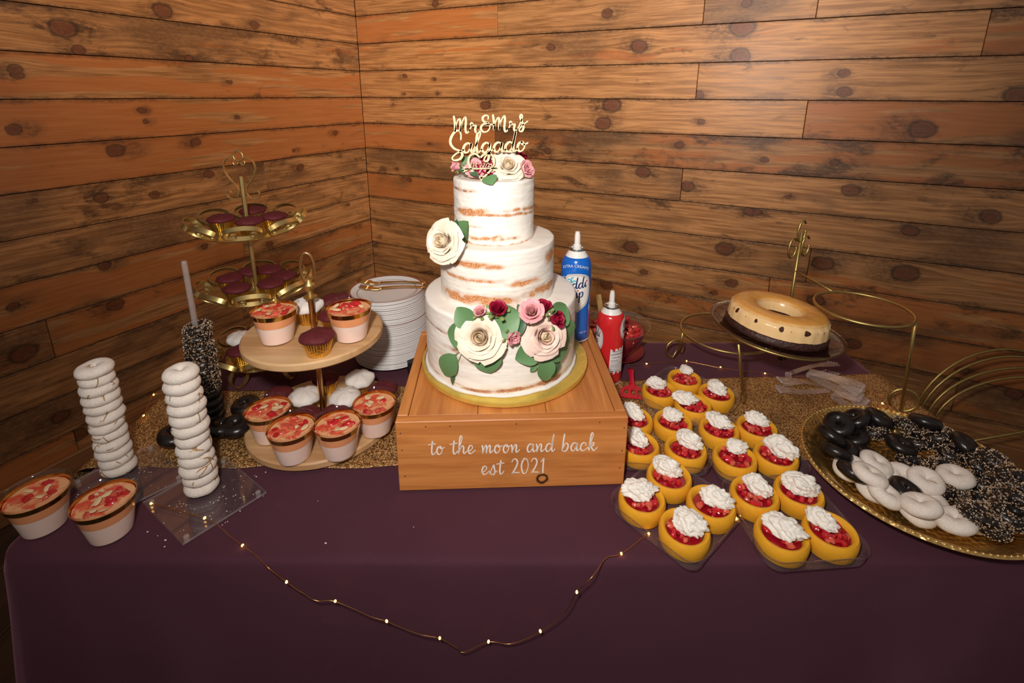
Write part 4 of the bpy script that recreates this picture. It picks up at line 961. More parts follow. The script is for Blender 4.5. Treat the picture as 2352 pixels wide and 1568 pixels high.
cupcake_at('dark red cupcake at the back edge of the upper wooden board', 773, 688, zu_t, seed=0)
cupcake_at('white-iced cupcake left of the rod on the lower wooden board', 699, 912, zl_t, white=True, seed=1)
cupcake_at('white-iced cupcake right of the rod on the lower wooden board', 793, 914, zl_t, white=True, seed=2)
cupcake_at('white-iced cupcake at the back right of the lower wooden board', 826, 872, zl_t, white=True, seed=0)
cupcake_at('dark red cupcake behind the front left cup on the lower board', 703, 952, zl_t, seed=2, sc=.86)
cupcake_at('dark red cupcake behind the front right cup on the lower board', 770, 948, zl_t, seed=0, sc=.84)
cupcake_at('dark red cupcake at the right edge of the lower board', 880, 893, zl_t, seed=1)
cupcake_at('dark red cupcake behind the leftmost cup on the lower board', 640, 905, zl_t, seed=0, sc=.86)
cupcake_at('dark red cupcake deep behind the rod on the lower board', 748, 868, zl_t, seed=2, sc=.86)

# ================================================================== three-tier gold scroll stand
GY = 1.075
g1 = Q(567, 528, GY); g2 = Q(575, 668, GY); g3 = Q(588, 815, GY); gx = -0.6015
gx = Q(565, 488, GY).x
GC = Vector((gx, GY, TT))
tz = [g1.z-TT, g2.z-TT, max(g3.z-TT, .055)]
gtop = Q(550, 347, GY).z-TT
gs = thing('cupcake_stand', 'three-tier antique gold scrollwork cupcake stand by the left wall', 'cupcake stand', GC)
strap = lambda pts, w=.009, t=.0012, up=(0, 0, 1): MB().tube(pts, 0, 4, False, True, (w, t, up))
MB().tube([(0, 0, tz[2]-.03), (0, 0, gtop-.055)], .0048, 10).build('pole', M['brass'], gs)
# heart finial
for sx in (-1, 1):
    pts = crom([(sx*x, 0, gtop+z) for x, z in ((.002, -.026), (.010, -.030), (.013, -.024), (.010, -.021)) ], 5)
    MB().tube(pts, .0018, 6).build('small_scroll', M['brass'], gs, 180)
    pts = crom([(sx*x, 0, gtop+z) for x, z in ((.004, -.020), (.018, -.013), (.031, -.022), (.034, -.042), (.024, -.062), (.011, -.078), (.009, -.095), (.020, -.105), (.033, -.102), (.036, -.092), (.030, -.087), (.026, -.092))], 6)
    strap(pts, .006, .0016, (0, 1, 0)).build('heart_scroll', M['brass'], gs, 60)
MB().tube([(.0105*cos(a), 0, gtop-.0105+.0105*sin(a)) for a in [2*pi*i/24 for i in range(24)]], .0018, 6, True).build('top_ring', M['brass'], gs, 180)
def g_tier(z, r, n=8):
    pl = MB().lathe([(0, z), (r-.004, z), (r, z-.002), (r-.001, z-.0035), (0, z-.003)], 60).build('tray_plate', M['brass'], gs, 40)
    for k in range(n):
        a = 2*pi*(k+.5)/n; c, s = cos(a), sin(a); w = r*math.tan(pi/n)*0.98
        out = []
        for i in range(25):
            th = 2*pi*i/24; tx = w*cos(th); ty = .020*(1-cos(th+pi/2*0)) if False else 0
            v = .5+.5*sin(th)
            rr_ = r+.002+.033*v; zz = z+.004+.030*v
            sq = 1+.12*v
            out.append((c*rr_-s*tx*sq, s*rr_+c*tx*sq, zz))
        m = MB().tube(out[:-1], 0, 4, True, False, (.0100, .0012, (c*.6, s*.6, -.75))); lp = m.build('rim_loop', M['brass'], gs, 60)
        # small c scrolls inside each loop
        for sx in (-1, 1):
            sc_ = []
            for i in range(14):
                th = i/13*5.2; q = .0085*(1-.45*i/13); lx = sx*(w*.52+q*cos(th)); lv = .30+q*sin(th)/.033
                sc_.append((c*(r+.002+.033*lv)-s*lx, s*(r+.002+.033*lv)+c*lx, z+.004+.030*lv))
            MB().tube(sc_, 0, 4, False, True, (.005, .001, (c*.6, s*.6, -.75))).build('c_scroll', M['brass'], lp, 60)
GR = (.088, .088, .088)
for k in range(3): g_tier(tz[k], GR[k])
for k in range(4):
    a = pi/4+k*pi/2+.35; c, s = cos(a), sin(a)
    pts = [(c*(.075+.022*sin(th)), s*(.075+.022*sin(th)), (tz[2]-.004)/2+((tz[2]-.006)/2)*cos(th)) for th in [2*pi*i/24 for i in range(24)]]
    MB().tube([(p[0], p[1], p[2]+.0025) for p in pts], 0, 4, True, False, (.010, .0014, (-s, c, 0))).build('foot_loop', M['brass'], gs, 60)
def gcup(label, px, py, k, **kw):
    z = TT+tz[k]; p = P(px, py, z+.034); d = Vector((p.x-GC.x, p.y-GC.y, 0))
    if d.length > .060: d = d.normalized()*.060
    if d.length < .036: d = d.normalized()*.036
    cupcake(label, (GC.x+d.x, GC.y+d.y, z+.0006), sc=kw.pop('sc', .88), **kw)
gcup('dark red cupcake on the top gold tier, left', 508, 500, 0, seed=0); gcup('dark red cupcake on the top gold tier, front middle', 573, 505, 0, seed=1)
gcup('dark red cupcake on the top gold tier, right', 650, 494, 0, seed=2); gcup('dark red cupcake in pale gold foil at the back of the top gold tier', 588, 473, 0, silver=True, seed=0)
gcup('dark red cupcake on the middle gold tier, far left', 500, 636, 1, seed=1); gcup('dark red cupcake on the middle gold tier, front left', 540, 661, 1, seed=2)
gcup('dark red cupcake on the middle gold tier, front right', 622, 648, 1, seed=0); gcup('dark red cupcake on the middle gold tier, far right', 680, 628, 1, seed=1)
gcup('dark red cupcake in pale gold foil at the back left of the middle gold tier', 560, 605, 1, silver=True, seed=2); gcup('dark red cupcake at the back right of the middle gold tier', 640, 604, 1, seed=0)
gcup('white-iced cupcake on the lowest gold tier, left', 520, 775, 2, white=True, seed=0); gcup('dark red cupcake on the lowest gold tier, front left', 553, 802, 2, seed=1)
gcup('dark red cupcake on the lowest gold tier, behind the white-iced one', 545, 748, 2, seed=2); gcup('dark red cupcake at the middle of the lowest gold tier', 600, 776, 2, seed=0); gcup('white-iced cupcake at the back of the lowest gold tier', 622, 728, 2, white=True, seed=1)
gcup('dark red cupcake on the lowest gold tier, right behind the wooden board', 640, 755, 2, seed=1)

# ================================================================== plates, forks
PC = Vector((-0.309, 1.150, TT)); PR = 0.092
ztp = Q(890, 690, PC.y-PR).z+.002
npl = 38; pth = (ztp-TT-.022)/npl
def plate_mesh(rim):
    m = MB(); n = 64; pr_ = [(0, .0082), (.058, .0082), (.066, .0092), (.072, .0120)]
    m.cur = 0; m.lathe(pr_, n); 
    m.cur = 1 if rim else 0; m.lathe([(.072, .0120), (.0738, .0126)], n); m.cur = 0
    m.lathe([(.0738, .0126), (.0878, .0172)], n); m.cur = 2 if rim else 0; m.lathe([(.0878, .0172), (.0915, .0188), (.0921, .0180)], n); m.cur = 0
    m.lathe([(.0921, .0180), (.0922, .0152), (.0895, .0148), (.072, .0103), (.066, .0074), (.058, .0064), (.056, .0050), (0, .0050)], n)
    return m.mesh('plate', [M['ceramic'], M['platebeige'], M['platerim']], 40)
pl_plain, pl_rim = plate_mesh(False), plate_mesh(True)
rr = random.Random(3)
for i in range(npl):
    z = TT+.0006+i*pth; j = Vector((rr.uniform(-.0008, .0008)+.004*sin(i/9), rr.uniform(-.0008, .0008), 0))
    top = i == npl-1; mid = i == 24
    o = link('plate', pl_rim if top or mid else pl_plain, None, PC+j+Vector((0, 0, z-TT)))
    lab = 'topmost white plate of the tall stack, under two gold forks' if top else 'white plate with dark rim line midway up the tall stack' if mid else 'white plate within the tall stack of plates behind the cake riser'
    tag(o, lab, 'plate', 'white plates in the tall stack')
ptz = TT+.0006+(npl-1)*pth
def fork(label, hpx, tpx, dz):
    a = P(*hpx, ptz+.022+dz); b = P(*tpx, ptz+.019+dz); d = (b-a); L = d.length; t = thing('fork', label, 'fork', a, atan2(d.y, d.x), 'gold forks on the plates')
    m = MB(); k = 9
    def fn(u, v):
        x = L*.66*u; w = .0052+.002*(1-u)**2-.0022*sin(pi*min(u*1.2, 1)); return (x, (v*2-1)*w, .003*sin(pi*u)+.0022*(1-(v*2-1)**2)+dz*0)
    m.grid(14, 5, fn); m.build('handle', M['goldplastic'], t, 180)
    m = MB()
    def fn2(u, v):
        x = L*(.65+.17*u); w = .0035+.0065*u**.7; return (x, (v*2-1)*w, .0022*(1-(v*2-1)**2)-.003*sin(pi*u)+.0006)
    m.grid(10, 5, fn2); m.build('head', M['goldplastic'], t, 180)
    hd = [o for o in t.children if o.name.startswith('head')][0]
    for i in range(4):
        y = -.0082+i*.0055; MB().tube([(L*.81, y, .0008), (L*.9, y, .0015), (L, y*1.0, .0055)], [.0017, .0016, .0009], 6).build('tine', M['goldplastic'], hd, 180)
    for o in t.children:
        if o.name.startswith(('handle', 'head')): s_ = o.modifiers.new('thickness', 'SOLIDIFY'); s_.thickness = .0012
    return t
fork('gold fork at the back on the topmost plate', (978, 650), (822, 650), .0035); fork('gold fork at the front on the topmost plate', (976, 659), (826, 664), .001)
bb_ = P(925, 858, TT); bt = thing('cutlery_box', 'small black box with gold-brown panel wedged between plates and riser', 'box', Vector((-.236, 1.095, TT+.0006)), .35)
MB().box((0, 0, .016), (.05, .05, .032), 0, .001).build('box_body', M['blackbox'], bt, 0); MB().box((.004, -.0256, .017), (.032, .001, .02)).build('front_panel', M['goldcard'], bt, 0)

# ================================================================== donuts
def donut_mesh(name, mat, seed, R=.0185, r=.0118, sq=.95, rough=.06, nu=28, nv=14, hole=1.0):
    m = MB()
    def fn(u, v):
        a = 2*pi*u; b = 2*pi*v
        k = 1+rough*nz((cos(a)*1.7+seed, sin(a)*1.7, cos(b)*1.2+sin(b)))
        rr_ = R+r*cos(b)*k*(1.0 if cos(b) > 0 else hole); zz = r*sin(b)*sq*k
        return (rr_*cos(a), rr_*sin(a), zz)
    vs = [fn(i/nu, j/nv) for j in range(nv) for i in range(nu)]
    fs = [(j*nu+i, j*nu+(i+1) % nu, ((j+1) % nv)*nu+(i+1) % nu, ((j+1) % nv)*nu+i) for j in range(nv) for i in range(nu)]
    m.add(vs, fs); return m.mesh(name, mat, 180), fn
pw = [donut_mesh('donut', M['powder'], k*4.3, .0155, .0132, .86, .10, hole=1.10)[0] for k in range(4)]
ch = [donut_mesh('donut', M['choc'], k*2.9, .0160, .0125, .90, .07, hole=1.05)[0] for k in range(3)]
def sprinkles(fn, seed, n=900):
    rr = random.Random(seed); m = MB()
    for i in range(n):
        u, v = rr.random(), rr.uniform(-.32, .32); p = Vector(fn(u, v)); p1 = Vector(fn(u+.003, v)); p2 = Vector(fn(u, v+.003)); nn = (p1-p).cross(p2-p).normalized()
        s = rr.uniform(.0007, .0017); q = to_quat(nn+Vector((rr.uniform(-.5, .5), rr.uniform(-.5, .5), rr.uniform(-.5, .5))), (.3, .5, .8), rr.uniform(0, 6.28)); c = p+nn*s*.4
        m.cur = rr.choices((0, 1, 2), (.34, .26, .40))[0]
        vs = [c+q @ Vector(w)*s for w in ((1.3, 0, -.3), (-.7, .8, -.3), (-.7, -.8, -.3), (0, 0, .9))]; m.add(vs, [(0, 2, 1), (0, 1, 3), (1, 2, 3), (2, 0, 3)])
    return m.mesh('sprinkles', [M['spr_w'], M['spr_t'], M['spr_d']], 0)
pwh = [donut_mesh('donut', M['powdercrack'], k*4.3+2, .0178, .0108, 1.0, .14, hole=1.0)[0] for k in range(5)]
chh = [donut_mesh('donut', M['choc'], k*2.9+3, .0178, .0106, 1.0, .07, hole=1.0)[0] for k in range(3)]
sprh = []
for k in range(3):
    me, fn = donut_mesh('donut', M['choc'], k*2.9+4, .0178, .0104, 1.0, .07, hole=1.0); sprh.append((me, sprinkles(fn, k+9)))
spr = []
for k in range(3):
    me, fn = donut_mesh('donut', M['choc'], k*2.9+1, .0160, .0122, .90, .07, hole=1.05); spr.append((me, sprinkles(fn, k)))
ORD = ['topmost', 'second from the top', 'third from the top', 'fourth from the top', 'fifth from the top', 'sixth from the top', 'seventh from the top', 'eighth from the top', 'ninth from the top', 'tenth from the top', 'eleventh from the top', 'twelfth from the top', 'lowest']
def donut(kind, label, loc, rot, seed, group, sc=1.0, rod=False):
    if kind == 'nut':
        me, sm = (sprh if rod else spr)[seed % 3]; o = link('nut_donut', me, None, loc, rot, sc); s = link('nut_sprinkles', sm, o); s['kind'] = 'stuff'
    else: o = link('powdered_donut' if kind == 'powder' else 'chocolate_donut', ((pwh if rod else pw) if kind == 'powder' else (chh if rod else ch))[seed % (4 if kind == 'powder' else 3)], None, loc, rot, sc)
    return tag(o, label, 'donut', group)
def acrylic_stand(label, base, corners, rod_top, z0):
    ctr = sum((Vector(c) for c in corners), Vector())/4; t = thing('acrylic_donut_stand', label, 'donut stand', (base.x, base.y, z0), None, 'clear acrylic donut stands')
    m = MB(); th = .004; lift = .005; L = [Vector((c[0]-base.x, c[1]-base.y, 0)) for c in corners]
    A = [v+Vector((0, 0, lift)) for v in L]; B = [v+Vector((0, 0, lift+th)) for v in L]
    m.add(A+B, [(3, 2, 1, 0), (4, 5, 6, 7)]); m.cur = 1; m.add(A+B, [(i, (i+1) % 4, 4+(i+1) % 4, 4+i) for i in range(4)]); bp = m.build('base_plate', [M['acrylic'], M['acryledge']], t, 0)
    c0 = sum(L, Vector())/4
    for v in L:
        q = c0+(v-c0)*.86; MB().lathe([(0, 0), (.0042, 0), (.0042, lift-.0002), (.0042, lift+th+.0002), (.003, lift+th+.0012), (0, lift+th+.0012)], 16, (q.x, q.y, 0)).build('foot_bumper', M['acryledge'], bp, 40)
    m = MB(); h = rod_top-z0; m.lathe([(0, lift+th+.0003), (.0054, lift+th+.0003), (.0054, h-.001), (.005, h), (.0035, h-.0005), (.0035, h-.006)], 14); m.build('rod', M['acryledge' if False else 'tongs'], t, 40); return t, lift+th
def quad(pts, z): return [P(x, y, z) for x, y in pts]
def stack(name, base, z0, zt, n, kinds, seed, group, lean=(0, 0), open_top=False):
    rr = random.Random(seed); dz = (zt-z0)/(n+.15); sq = dz*1.10/(.0216)
    for i in range(n):
        kd = kinds(i); lab = '%s donut, %s on the %s' % ({'powder': 'white powdered mini', 'choc': 'plain chocolate mini', 'nut': 'nut-crumbed chocolate mini'}[kd], ORD[n-1-i] if i else 'lowest', name)
        f = i/(n-1); j = .0024 if i == n-1 else .0010; o = donut(kd, lab, (base.x+rr.uniform(-j, j), base.y+rr.uniform(-j, j), z0+dz*(i+.52)), (rr.uniform(-.06, .06), rr.uniform(-.06, .06), rr.uniform(0, 6.28)), i+seed, group, 1.0, i < n-1 or open_top)
        k = rr.uniform(.89, .98); o.scale = (k, k, sq if i < n-1 or open_top else sq*.95)
b1 = P(470, 1143, TT+.009); b1 += Vector((b1.x, b1.y, 0)).normalized()*.022; top1 = Q(415, 842, b1.y).z
acrylic_stand('clear acrylic donut stand under the front powdered donut tower', b1, quad([(328, 1155), (420, 1250), (612, 1130), (518, 1050)], TT+.007), top1-.026, TT)
stack('front powdered donut tower', b1, TT+.0105, top1, 12, lambda i: 'powder', 1, 'powdered donuts on the front tower', (.002, 0))
b2 = P(278, 1098, TT+.009); b2 += Vector((b2.x, b2.y, 0)).normalized()*.022; top2 = Q(205, 832, b2.y).z
acrylic_stand('clear acrylic donut stand under the left powdered donut tower', b2, quad([(158, 1110), (266, 1176), (428, 1097), (352, 1020)], TT+.007), top2-.026, TT)
stack('left powdered donut tower', b2, TT+.0120, top2, 12, lambda i: 'powder', 2, 'powdered donuts on the left tower', (-.001, 0))
b3 = P(478, 975, TT+.012)+Vector((0, .015, 0)); top3 = Q(438, 742, b3.y).z; rt3 = Q(414, 600, b3.y).z
acrylic_stand('clear acrylic donut stand with bare rod under the dark donut tower', b3, [b3+Vector(v) for v in ((-.07, -.02, 0), (.015, -.07, 0), (.07, .02, 0), (-.015, .07, 0))], rt3, TT+.004)
stack('dark donut tower', b3, TT+.0135, top3, 12, lambda i: 'nut' if i > 3 else 'choc', 3, 'dark donuts on the rear tower', (0, 0), True)
# plain chocolate donuts round the rear tower
for k, (px, py, lab, tl) in enumerate(((527, 940, 'chocolate donut at the back right of the dark tower foot', .1), (542, 978, 'chocolate donut rightmost at the dark tower foot', .15), (400, 1000, 'chocolate donut half hidden left behind the front donut tower', .2), (505, 978, 'chocolate donut front right against the dark tower foot', .2), (452, 1010, 'chocolate donut in front of the dark tower foot', .1))):
    p = P(px, py, TT+.027); d = Vector((p.x-b3.x, p.y-b3.y, 0))
    if d.length < .062: d = d.normalized()*.062; p = Vector((b3.x+d.x, b3.y+d.y, p.z))
    donut('choc', lab, (p.x, p.y, TT+.0275), (tl, -tl*.6, k), k, 'chocolate donuts around the dark tower foot', 1.0)

# ================================================================== whipped cream cans
def can(name, label, c, R, H, mat, rot=0.0, noz=.04):
    t = thing(name, label, 'spray can', c, rot, 'whipped cream cans'); b = H-noz
    prof = [(0, 0), (R-.003, 0), (R-.0008, .0015), (R, .005), (R, b*.80)]
    for i in range(1, 9): a = i/8*1.0; prof.append((R-(R*.30)*(1-cos(a*pi/2)), b*.80+b*.14*sin(a*pi/2)))
    body = MB().lathe(prof, 56).build('can_body', mat, t, 40)
    r1 = R*.70; z1 = b*.94
    MB().lathe([(R*.80+.0012, b*.905), (R*.72, b*.945), (R*.56, b*.985), (R*.50, b)], 48).build('white_shoulder', M['white'], t, 60)
    MB().lathe([(0, b-.001), (R*.50, b-.001), (R*.55, b+.001), (R*.53, b+.0045), (R*.46, b+.004), (R*.44, b+.001), (0, b+.001)], 40).build('steel_rim', M['steel'], t, 40)
    n = 30
    def nf(r, z, a): return (r*(1-(.10 if (int(a/(2*pi)*n+.01) % 5) == 0 and z > b+.016 else 0)), z)
    MB().lathe([(0, b+.001), (R*.27, b+.001), (R*.27, b+.010), (R*.20, b+.013), (R*.19, H-.009), (R*.135, H), (0, H)], n, (0, 0, 0), nf).build('nozzle', M['white'], t, 30)
    MB().lathe([(R+.0003, .0012), (R+.0003, .0045)], 56).build('white_foot_line', M['white'], body, 180)
    return body, R
def wrapfn(R, d):
    return lambda x, y, h=0.0: ((R+d+h)*sin(x/R), -(R+d+h)*cos(x/R), y)
def patch(t, R, pts, mat, d, name):          # filled outline wrapped on the can
    f = wrapfn(R, d); n = len(pts); cx = sum(p[0] for p in pts)/n; cy = sum(p[1] for p in pts)/n; vs = []; fs = []; K = 7
    for k in range(K+1):
        for p in pts: vs.append(f(cx+(p[0]-cx)*k/K, cy+(p[1]-cy)*k/K))
    for k in range(K):
        for i in range(n): j = (i+1) % n; fs.append((k*n+i, k*n+j, (k+1)*n+j, (k+1)*n+i))
    m = MB(); m.add(vs, fs); return m.build(name, mat, t, 180)
def can_script(t, R, txt, x0, y0, size, mat, w, d=.0009, tilt=0.0, name='brand_lettering'):
    f = wrapfn(R, d); s, wd = strokes(txt, 0, 0, size, .08); s = [[(p[0]+x0, p[1]*1.05+y0+tilt*p[0]) for p in q] for q in s]
    m = MB(); pen(m, s, w, lambda x, y, h: f(x, y), 0, .6, 5); return m.build(name, mat, t, 180)
def can_block(t, R, txt, cx, y, size, mat, d=.0009, arc=0.0, name='small_print'):
    vs, fs = block_text(txt, size); f = wrapfn(R, d); m = MB(); m.add([f(v.x+cx, v.y+y-arc*(v.x*v.x)) for v in vs], fs); return m.build(name, mat, t, 0)
def logo(t, R, x, y, s):
    # cream swirl with the brand script
    ol = [(x+s*a*1.0, y+s*b) for a, b in ((-1.25, .35), (-1.0, .75), (-.72, .82), (-.55, 1.0), (.0, 1.12), (.5, 1.05), (.88, .8), (1.0, .3), (.98, -.4), (.75, -.95), (.35, -1.25), (.1, -1.45), (.0, -1.25), (-.5, -1.15), (-1.0, -.75), (-1.25, -.2))]
    ol = [(p.x, p.y) for p in crom([Vector((a, b, 0)) for a, b in ol], 4, True)]
    patch(t, R, ol, M['print_g'], .0003, 'cream_swirl'); cx, cy = x-.08*s, y-.02*s
    patch(t, R, [(cx+(a-cx)*.86, cy+(b-cy)*.86) for a, b in ol], M['print_w'], .0006, 'cream_swirl')
    can_script(t, R, 'Reddi', x-.98*s, y+.02*s, .34*s, M['print_n'], .085*s, .0009, .12)
    can_script(t, R, 'wip', x-.45*s, y-.52*s, .34*s, M['print_n'], .085*s, .0009, .12)
    f = wrapfn(R, .0010); m = MB(); sts = [[(x-.30*s, y+.52*s), (x-.38*s, y+.72*s), (x-.55*s, y+.70*s)], [(x-.28*s, y+.52*s), (x-.28*s, y+.82*s), (x-.16*s, y+.86*s)], [(x-.25*s, y+.52*s), (x-.14*s, y+.66*s), (x-.02*s, y+.62*s)]]
    pen(m, sts, .085*s, lambda a, b, h: f(a, b), 0, .7, 5); m.build('splash_mark', M['print_t'], t, 180)
    m = MB(); pen(m, [[(x+.66*s, y+.58*s), (x+.70*s, y+.66*s)], [(x+.10*s, y-.02*s), (x+.13*s, y+.05*s)]], .10*s, lambda a, b, h: f(a, b), 0, 1, 4); m.build('red_dots', M['print_r'], t, 180)
rcb = P(1403, 884, TT); RC = Vector((rcb.x-.003, rcb.y+.028, TT+.0006)); RCH = Q(1410, 668, RC.y).z-TT
rc, rR = can('whipped_cream_can', 'red spray can of whipped cream standing beside the riser', RC, .0318, RCH, M['redcan'], -.42)
cbp = Vector((0.1385, 0.999, BZ)); bR_ = .0322; BCt = Q(1325, 532, cbp.y).z
bc, bR2 = can('whipped_cream_can', 'tall blue spray can of whipped cream on the riser behind the cake', cbp+Vector((0, 0, .0006)), bR_, BCt-BZ, M['bluecan'], .14)
bh = BCt-BZ
logo(bc, bR_, -.008, bh*.50, .034)
can_block(bc, bR_, 'EXTRA CREAMY', -.011, bh*.715, .0086, M['print_w'], .0006, 9.0)
can_block(bc, bR_, 'NET WT', .012, .022, .005, M['print_w'], .0006, 0)
rh = RCH
logo(rc, rR, -.036, rh*.50, .027)
ol = [(.052+.021*cos(a)*1.0, rh*.63+.030*sin(a)) for a in [2*pi*i/24 for i in range(24)]]
patch(rc, rR, ol, M['print_g'], .0003, 'cream_swirl'); patch(rc, rR, [(.052+(a-.052)*.86, rh*.63+(b-rh*.63)*.86) for a, b in ol], M['print_w'], .0006, 'cream_swirl')
can_script(rc, rR, 'Re', .040, rh*.63, .008, M['print_n'], .0017)
can_script(rc, rR, 'w', .041, rh*.63-.012, .008, M['print_n'], .0017)
patch(rc, rR, [(x, y) for x, y in ((.008, .030), (.0085, .05), (.009, .07), (.010, .0945), (.024, .0950), (.036, .0955), (.048, .096), (.047, .07), (.046, .05), (.045, .031), (.033, .030), (.02, .030))], M['print_w'], .0004, 'nutrition_label')
def bar(t, R, x0, x1, y, h, mat, d=.0008):
    f = wrapfn(R, d); m = MB(); k = 8; m.add([f(x0+(x1-x0)*i/k, y) for i in range(k+1)]+[f(x0+(x1-x0)*i/k, y+h) for i in range(k+1)], [(i, i+1, k+2+i, k+1+i) for i in range(k)]); return m
can_block(rc, rR, 'Nutrition', .0265, .0868, .0068, M['print_n'], .0008)
can_block(rc, rR, 'Calories', .0245, .0715, .0062, M['print_n'], .0008)
m = bar(rc, rR, .011, .046, .0800, .0014, M['print_n'])
for i in range(8):
    b_ = bar(rc, rR, .0115, .030+.014*((i*37) % 5)/5, .0650-i*.0045, .0006 if i % 3 else .0010, M['print_n']); m.add(b_.v, b_.f)
m.build('ruled_lines', M['print_n'], rc, 0)
can_block(rc, rR, 'Serving size', .024, .0832, .0030, M['print_n'], .0008)

# ================================================================== glass bowl of strawberry sauce, saucer, spoon, spatula
bwp = P(1425, 846, TT); BWc = Vector((.272, bwp.y+.072, TT))
sau = MB().lathe([(0, .0006), (.045, .0006), (.066, .010), (.074, .016), (.0735, .0172), (.065, .0115), (.045, .0024), (0, .0024)], 56).build('red_saucer', M['redplate'], None, 50, BWc); tag(sau, 'dark red saucer under the glass bowl of strawberries', 'saucer')
zr = Q(1490, 742, BWc.y).z-TT
BRr = .083
bw = thing('glass_bowl', 'clear glass bowl of strawberry topping behind the red can', 'bowl', BWc+Vector((0, 0, .0032)))
hb = zr-.0032
MB().lathe([(0, 0), (.032, 0), (.034, .004), (.048, .018), (.066, .045), (.077, .075), (.083, hb), (.0855, hb+.001), (.086, hb-.003), (.0815, hb-.006)], 60).build('bowl_shell', M['bowlglass'], bw, 180)
MB().lathe([(0, .004), (.031, .004), (.046, .019), (.064, .046), (.073, .070), (.066, .0715), (0, .0715)], 56, (0, 0, 0), lambda r, z, a: (r, z+(.003*nz((r*cos(a)*60, r*sin(a)*60, 0)) if z > .07 else 0))).build('strawberry_sauce', M['sauce'], bw, 180)
rr = random.Random(5); m = MB()
for i in range(60):
    r = .064*sqrt(rr.random()); a = rr.uniform(0, 6.28); s = rr.uniform(.005, .010); sd = rr.random()*40; m.cur = rr.choice((0, 0, 1))
    m.sphere((r*cos(a), r*sin(a), .0735+rr.uniform(-.002, .004)), s, 7, 5, (1, .8, .6), lambda d: 1+.4*nz((d.x+sd, d.y, d.z)))
o = m.build('strawberry_pieces', [M['straw'], M['strawlight']], bw, 40); o['kind'] = 'stuff'
sa = Q(1374, 676, BWc.y+.01); sb = Vector((BWc.x-.030, BWc.y-.01, TT+.06))
t = thing('gold_spoon', 'gold spoon handle leaning out of the strawberry bowl', 'spoon', sb); d = sa-sb
MB().tube([d*.0, d*.5, d*.86, d], 0, 4, False, True, (.0135, .0022, (1, 0, 0))).build('handle', M['brass'], t, 40)
MB().sphere((0, 0, -.002), .014, 14, 8, (1, .75, .5)).build('spoon_bowl', M['goldplastic'], t, 180)
sp0, sp1 = P(1449, 848, TT+.012), P(1455, 917, TT+.007); d = sp1-sp0; L = d.length
t = thing('red_spatula', 'small red slotted plastic spatula lying beside the riser', 'spatula', sp0, atan2(d.y, d.x)+pi/2*0)
def sfn(u, v):
    return (L*.62*u, (v*2-1)*(.0080-.0020*sin(pi*u)), .0012+.002*(1-(v*2-1)**2)-.002*u)
m = MB(); m.grid(12, 5, sfn); o = m.build('handle', M['redplastic'], t, 180); o.modifiers.new('thickness', 'SOLIDIFY').thickness = .003
hx0 = L*.60; w0, w1 = .010, .029
m = MB(); xs = [hx0, hx0+L*.14, hx0+L*.30, L]; 
def yw(x): return w0+(w1-w0)*min(1, (x-hx0)/(L*.16))
cols = [(-1, -.72), (-.72, -.42), (-.42, -.15), (-.15, .15), (.15, .42), (.42, .72), (.72, 1)]
for i in range(3):
    for j, (a, b) in enumerate(cols):
        if i == 1 and j in (1, 3, 5): continue
        xa, xb = xs[i], xs[i+1]; q = [(xa, yw(xa)*a), (xb, yw(xb)*a), (xb, yw(xb)*b), (xa, yw(xa)*b)]; 
        m.add([(p[0], p[1], -.0012-.004*(p[0]-hx0)/L) for p in q]+[(p[0], p[1], .0012-.004*(p[0]-hx0)/L) for p in q], [(3, 2, 1, 0), (4, 5, 6, 7), (0, 1, 5, 4), (1, 2, 6, 5), (2, 3, 7, 6), (3, 0, 4, 7)])
m.build('slotted_blade', M['redplastic'], t, 0)

# ================================================================== sponge shells in clear clamshell trays
SR, SH = .0375, .031
sponge_m = MB().lathe([(0, .0005), (SR*.90, .0005), (SR*.95, .003), (SR, SH*.55), (SR*.995, SH*.85), (SR*.93, SH), (SR*.84, SH*.99), (SR*.74, SH*.86), (SR*.70, SH*.55), (0, SH*.50)], 48, (0, 0, 0), lambda r, z, a: (r*(1+.012*nz((cos(a)*2, sin(a)*2, z*40))), z)).mesh('sponge_shell', M['sponge'], 60)
def filling(seed):
    rr = random.Random(seed); m = MB(); m.cur = 2; m.lathe([(0, SH*.80), (SR*.70, SH*.76)], 24, (0, 0, 0), lambda r, z, a: (r, z)); 
    for i in range(30):
        r = SR*.62*sqrt(rr.random()); a = rr.uniform(0, 6.28); s = rr.uniform(.0035, .0062); sd = rr.random()*50; m.cur = rr.choice((0, 0, 1))
        m.sphere((r*cos(a), r*sin(a), SH*.83+rr.uniform(0, .004)), s, 6, 4, (1, .85, .8), lambda d: 1+.45*nz((d.x+sd, d.y, d.z)))
    return m.mesh('strawberry_filling', [M['straw'], M['strawlight'], M['sauce']], 40)
fill_ms = [filling(k) for k in range(4)]
def cream_mesh(seed):
    bm = bmesh.new(); bmesh.ops.create_icosphere(bm, subdivisions=5, radius=1.0)
    for v in bm.verts:
        d = v.co.normalized(); ph = atan2(d.y, d.x)
        k = .80+.34*nz((d.x*1.2+seed, d.y*1.2, d.z*1.2))+.17*abs(sin(3.5*ph+5.0*d.z+seed+1.5*nz((d.x*2+seed, d.y*2, d.z*2))))*sqrt(max(0, 1-d.z*d.z))+.10*abs(nz((d.x*3.6+seed, d.y*3.6, d.z*3.6)))*2
        r = .0165; z = d.z*k*.86*r
        v.co = Vector((d.x*k*1.22*r, d.y*k*.84*r, z if z > -.006 else -.006+(z+.006)*.2))
    me = bpy.data.meshes.new('whipped_cream'); bm.to_mesh(me); bm.free(); me.materials.append(M['cream']); me.polygons.foreach_set('use_smooth', [True]*len(me.polygons)); return me
cream_ms = [cream_mesh(k*3.1+.7) for k in range(5)]
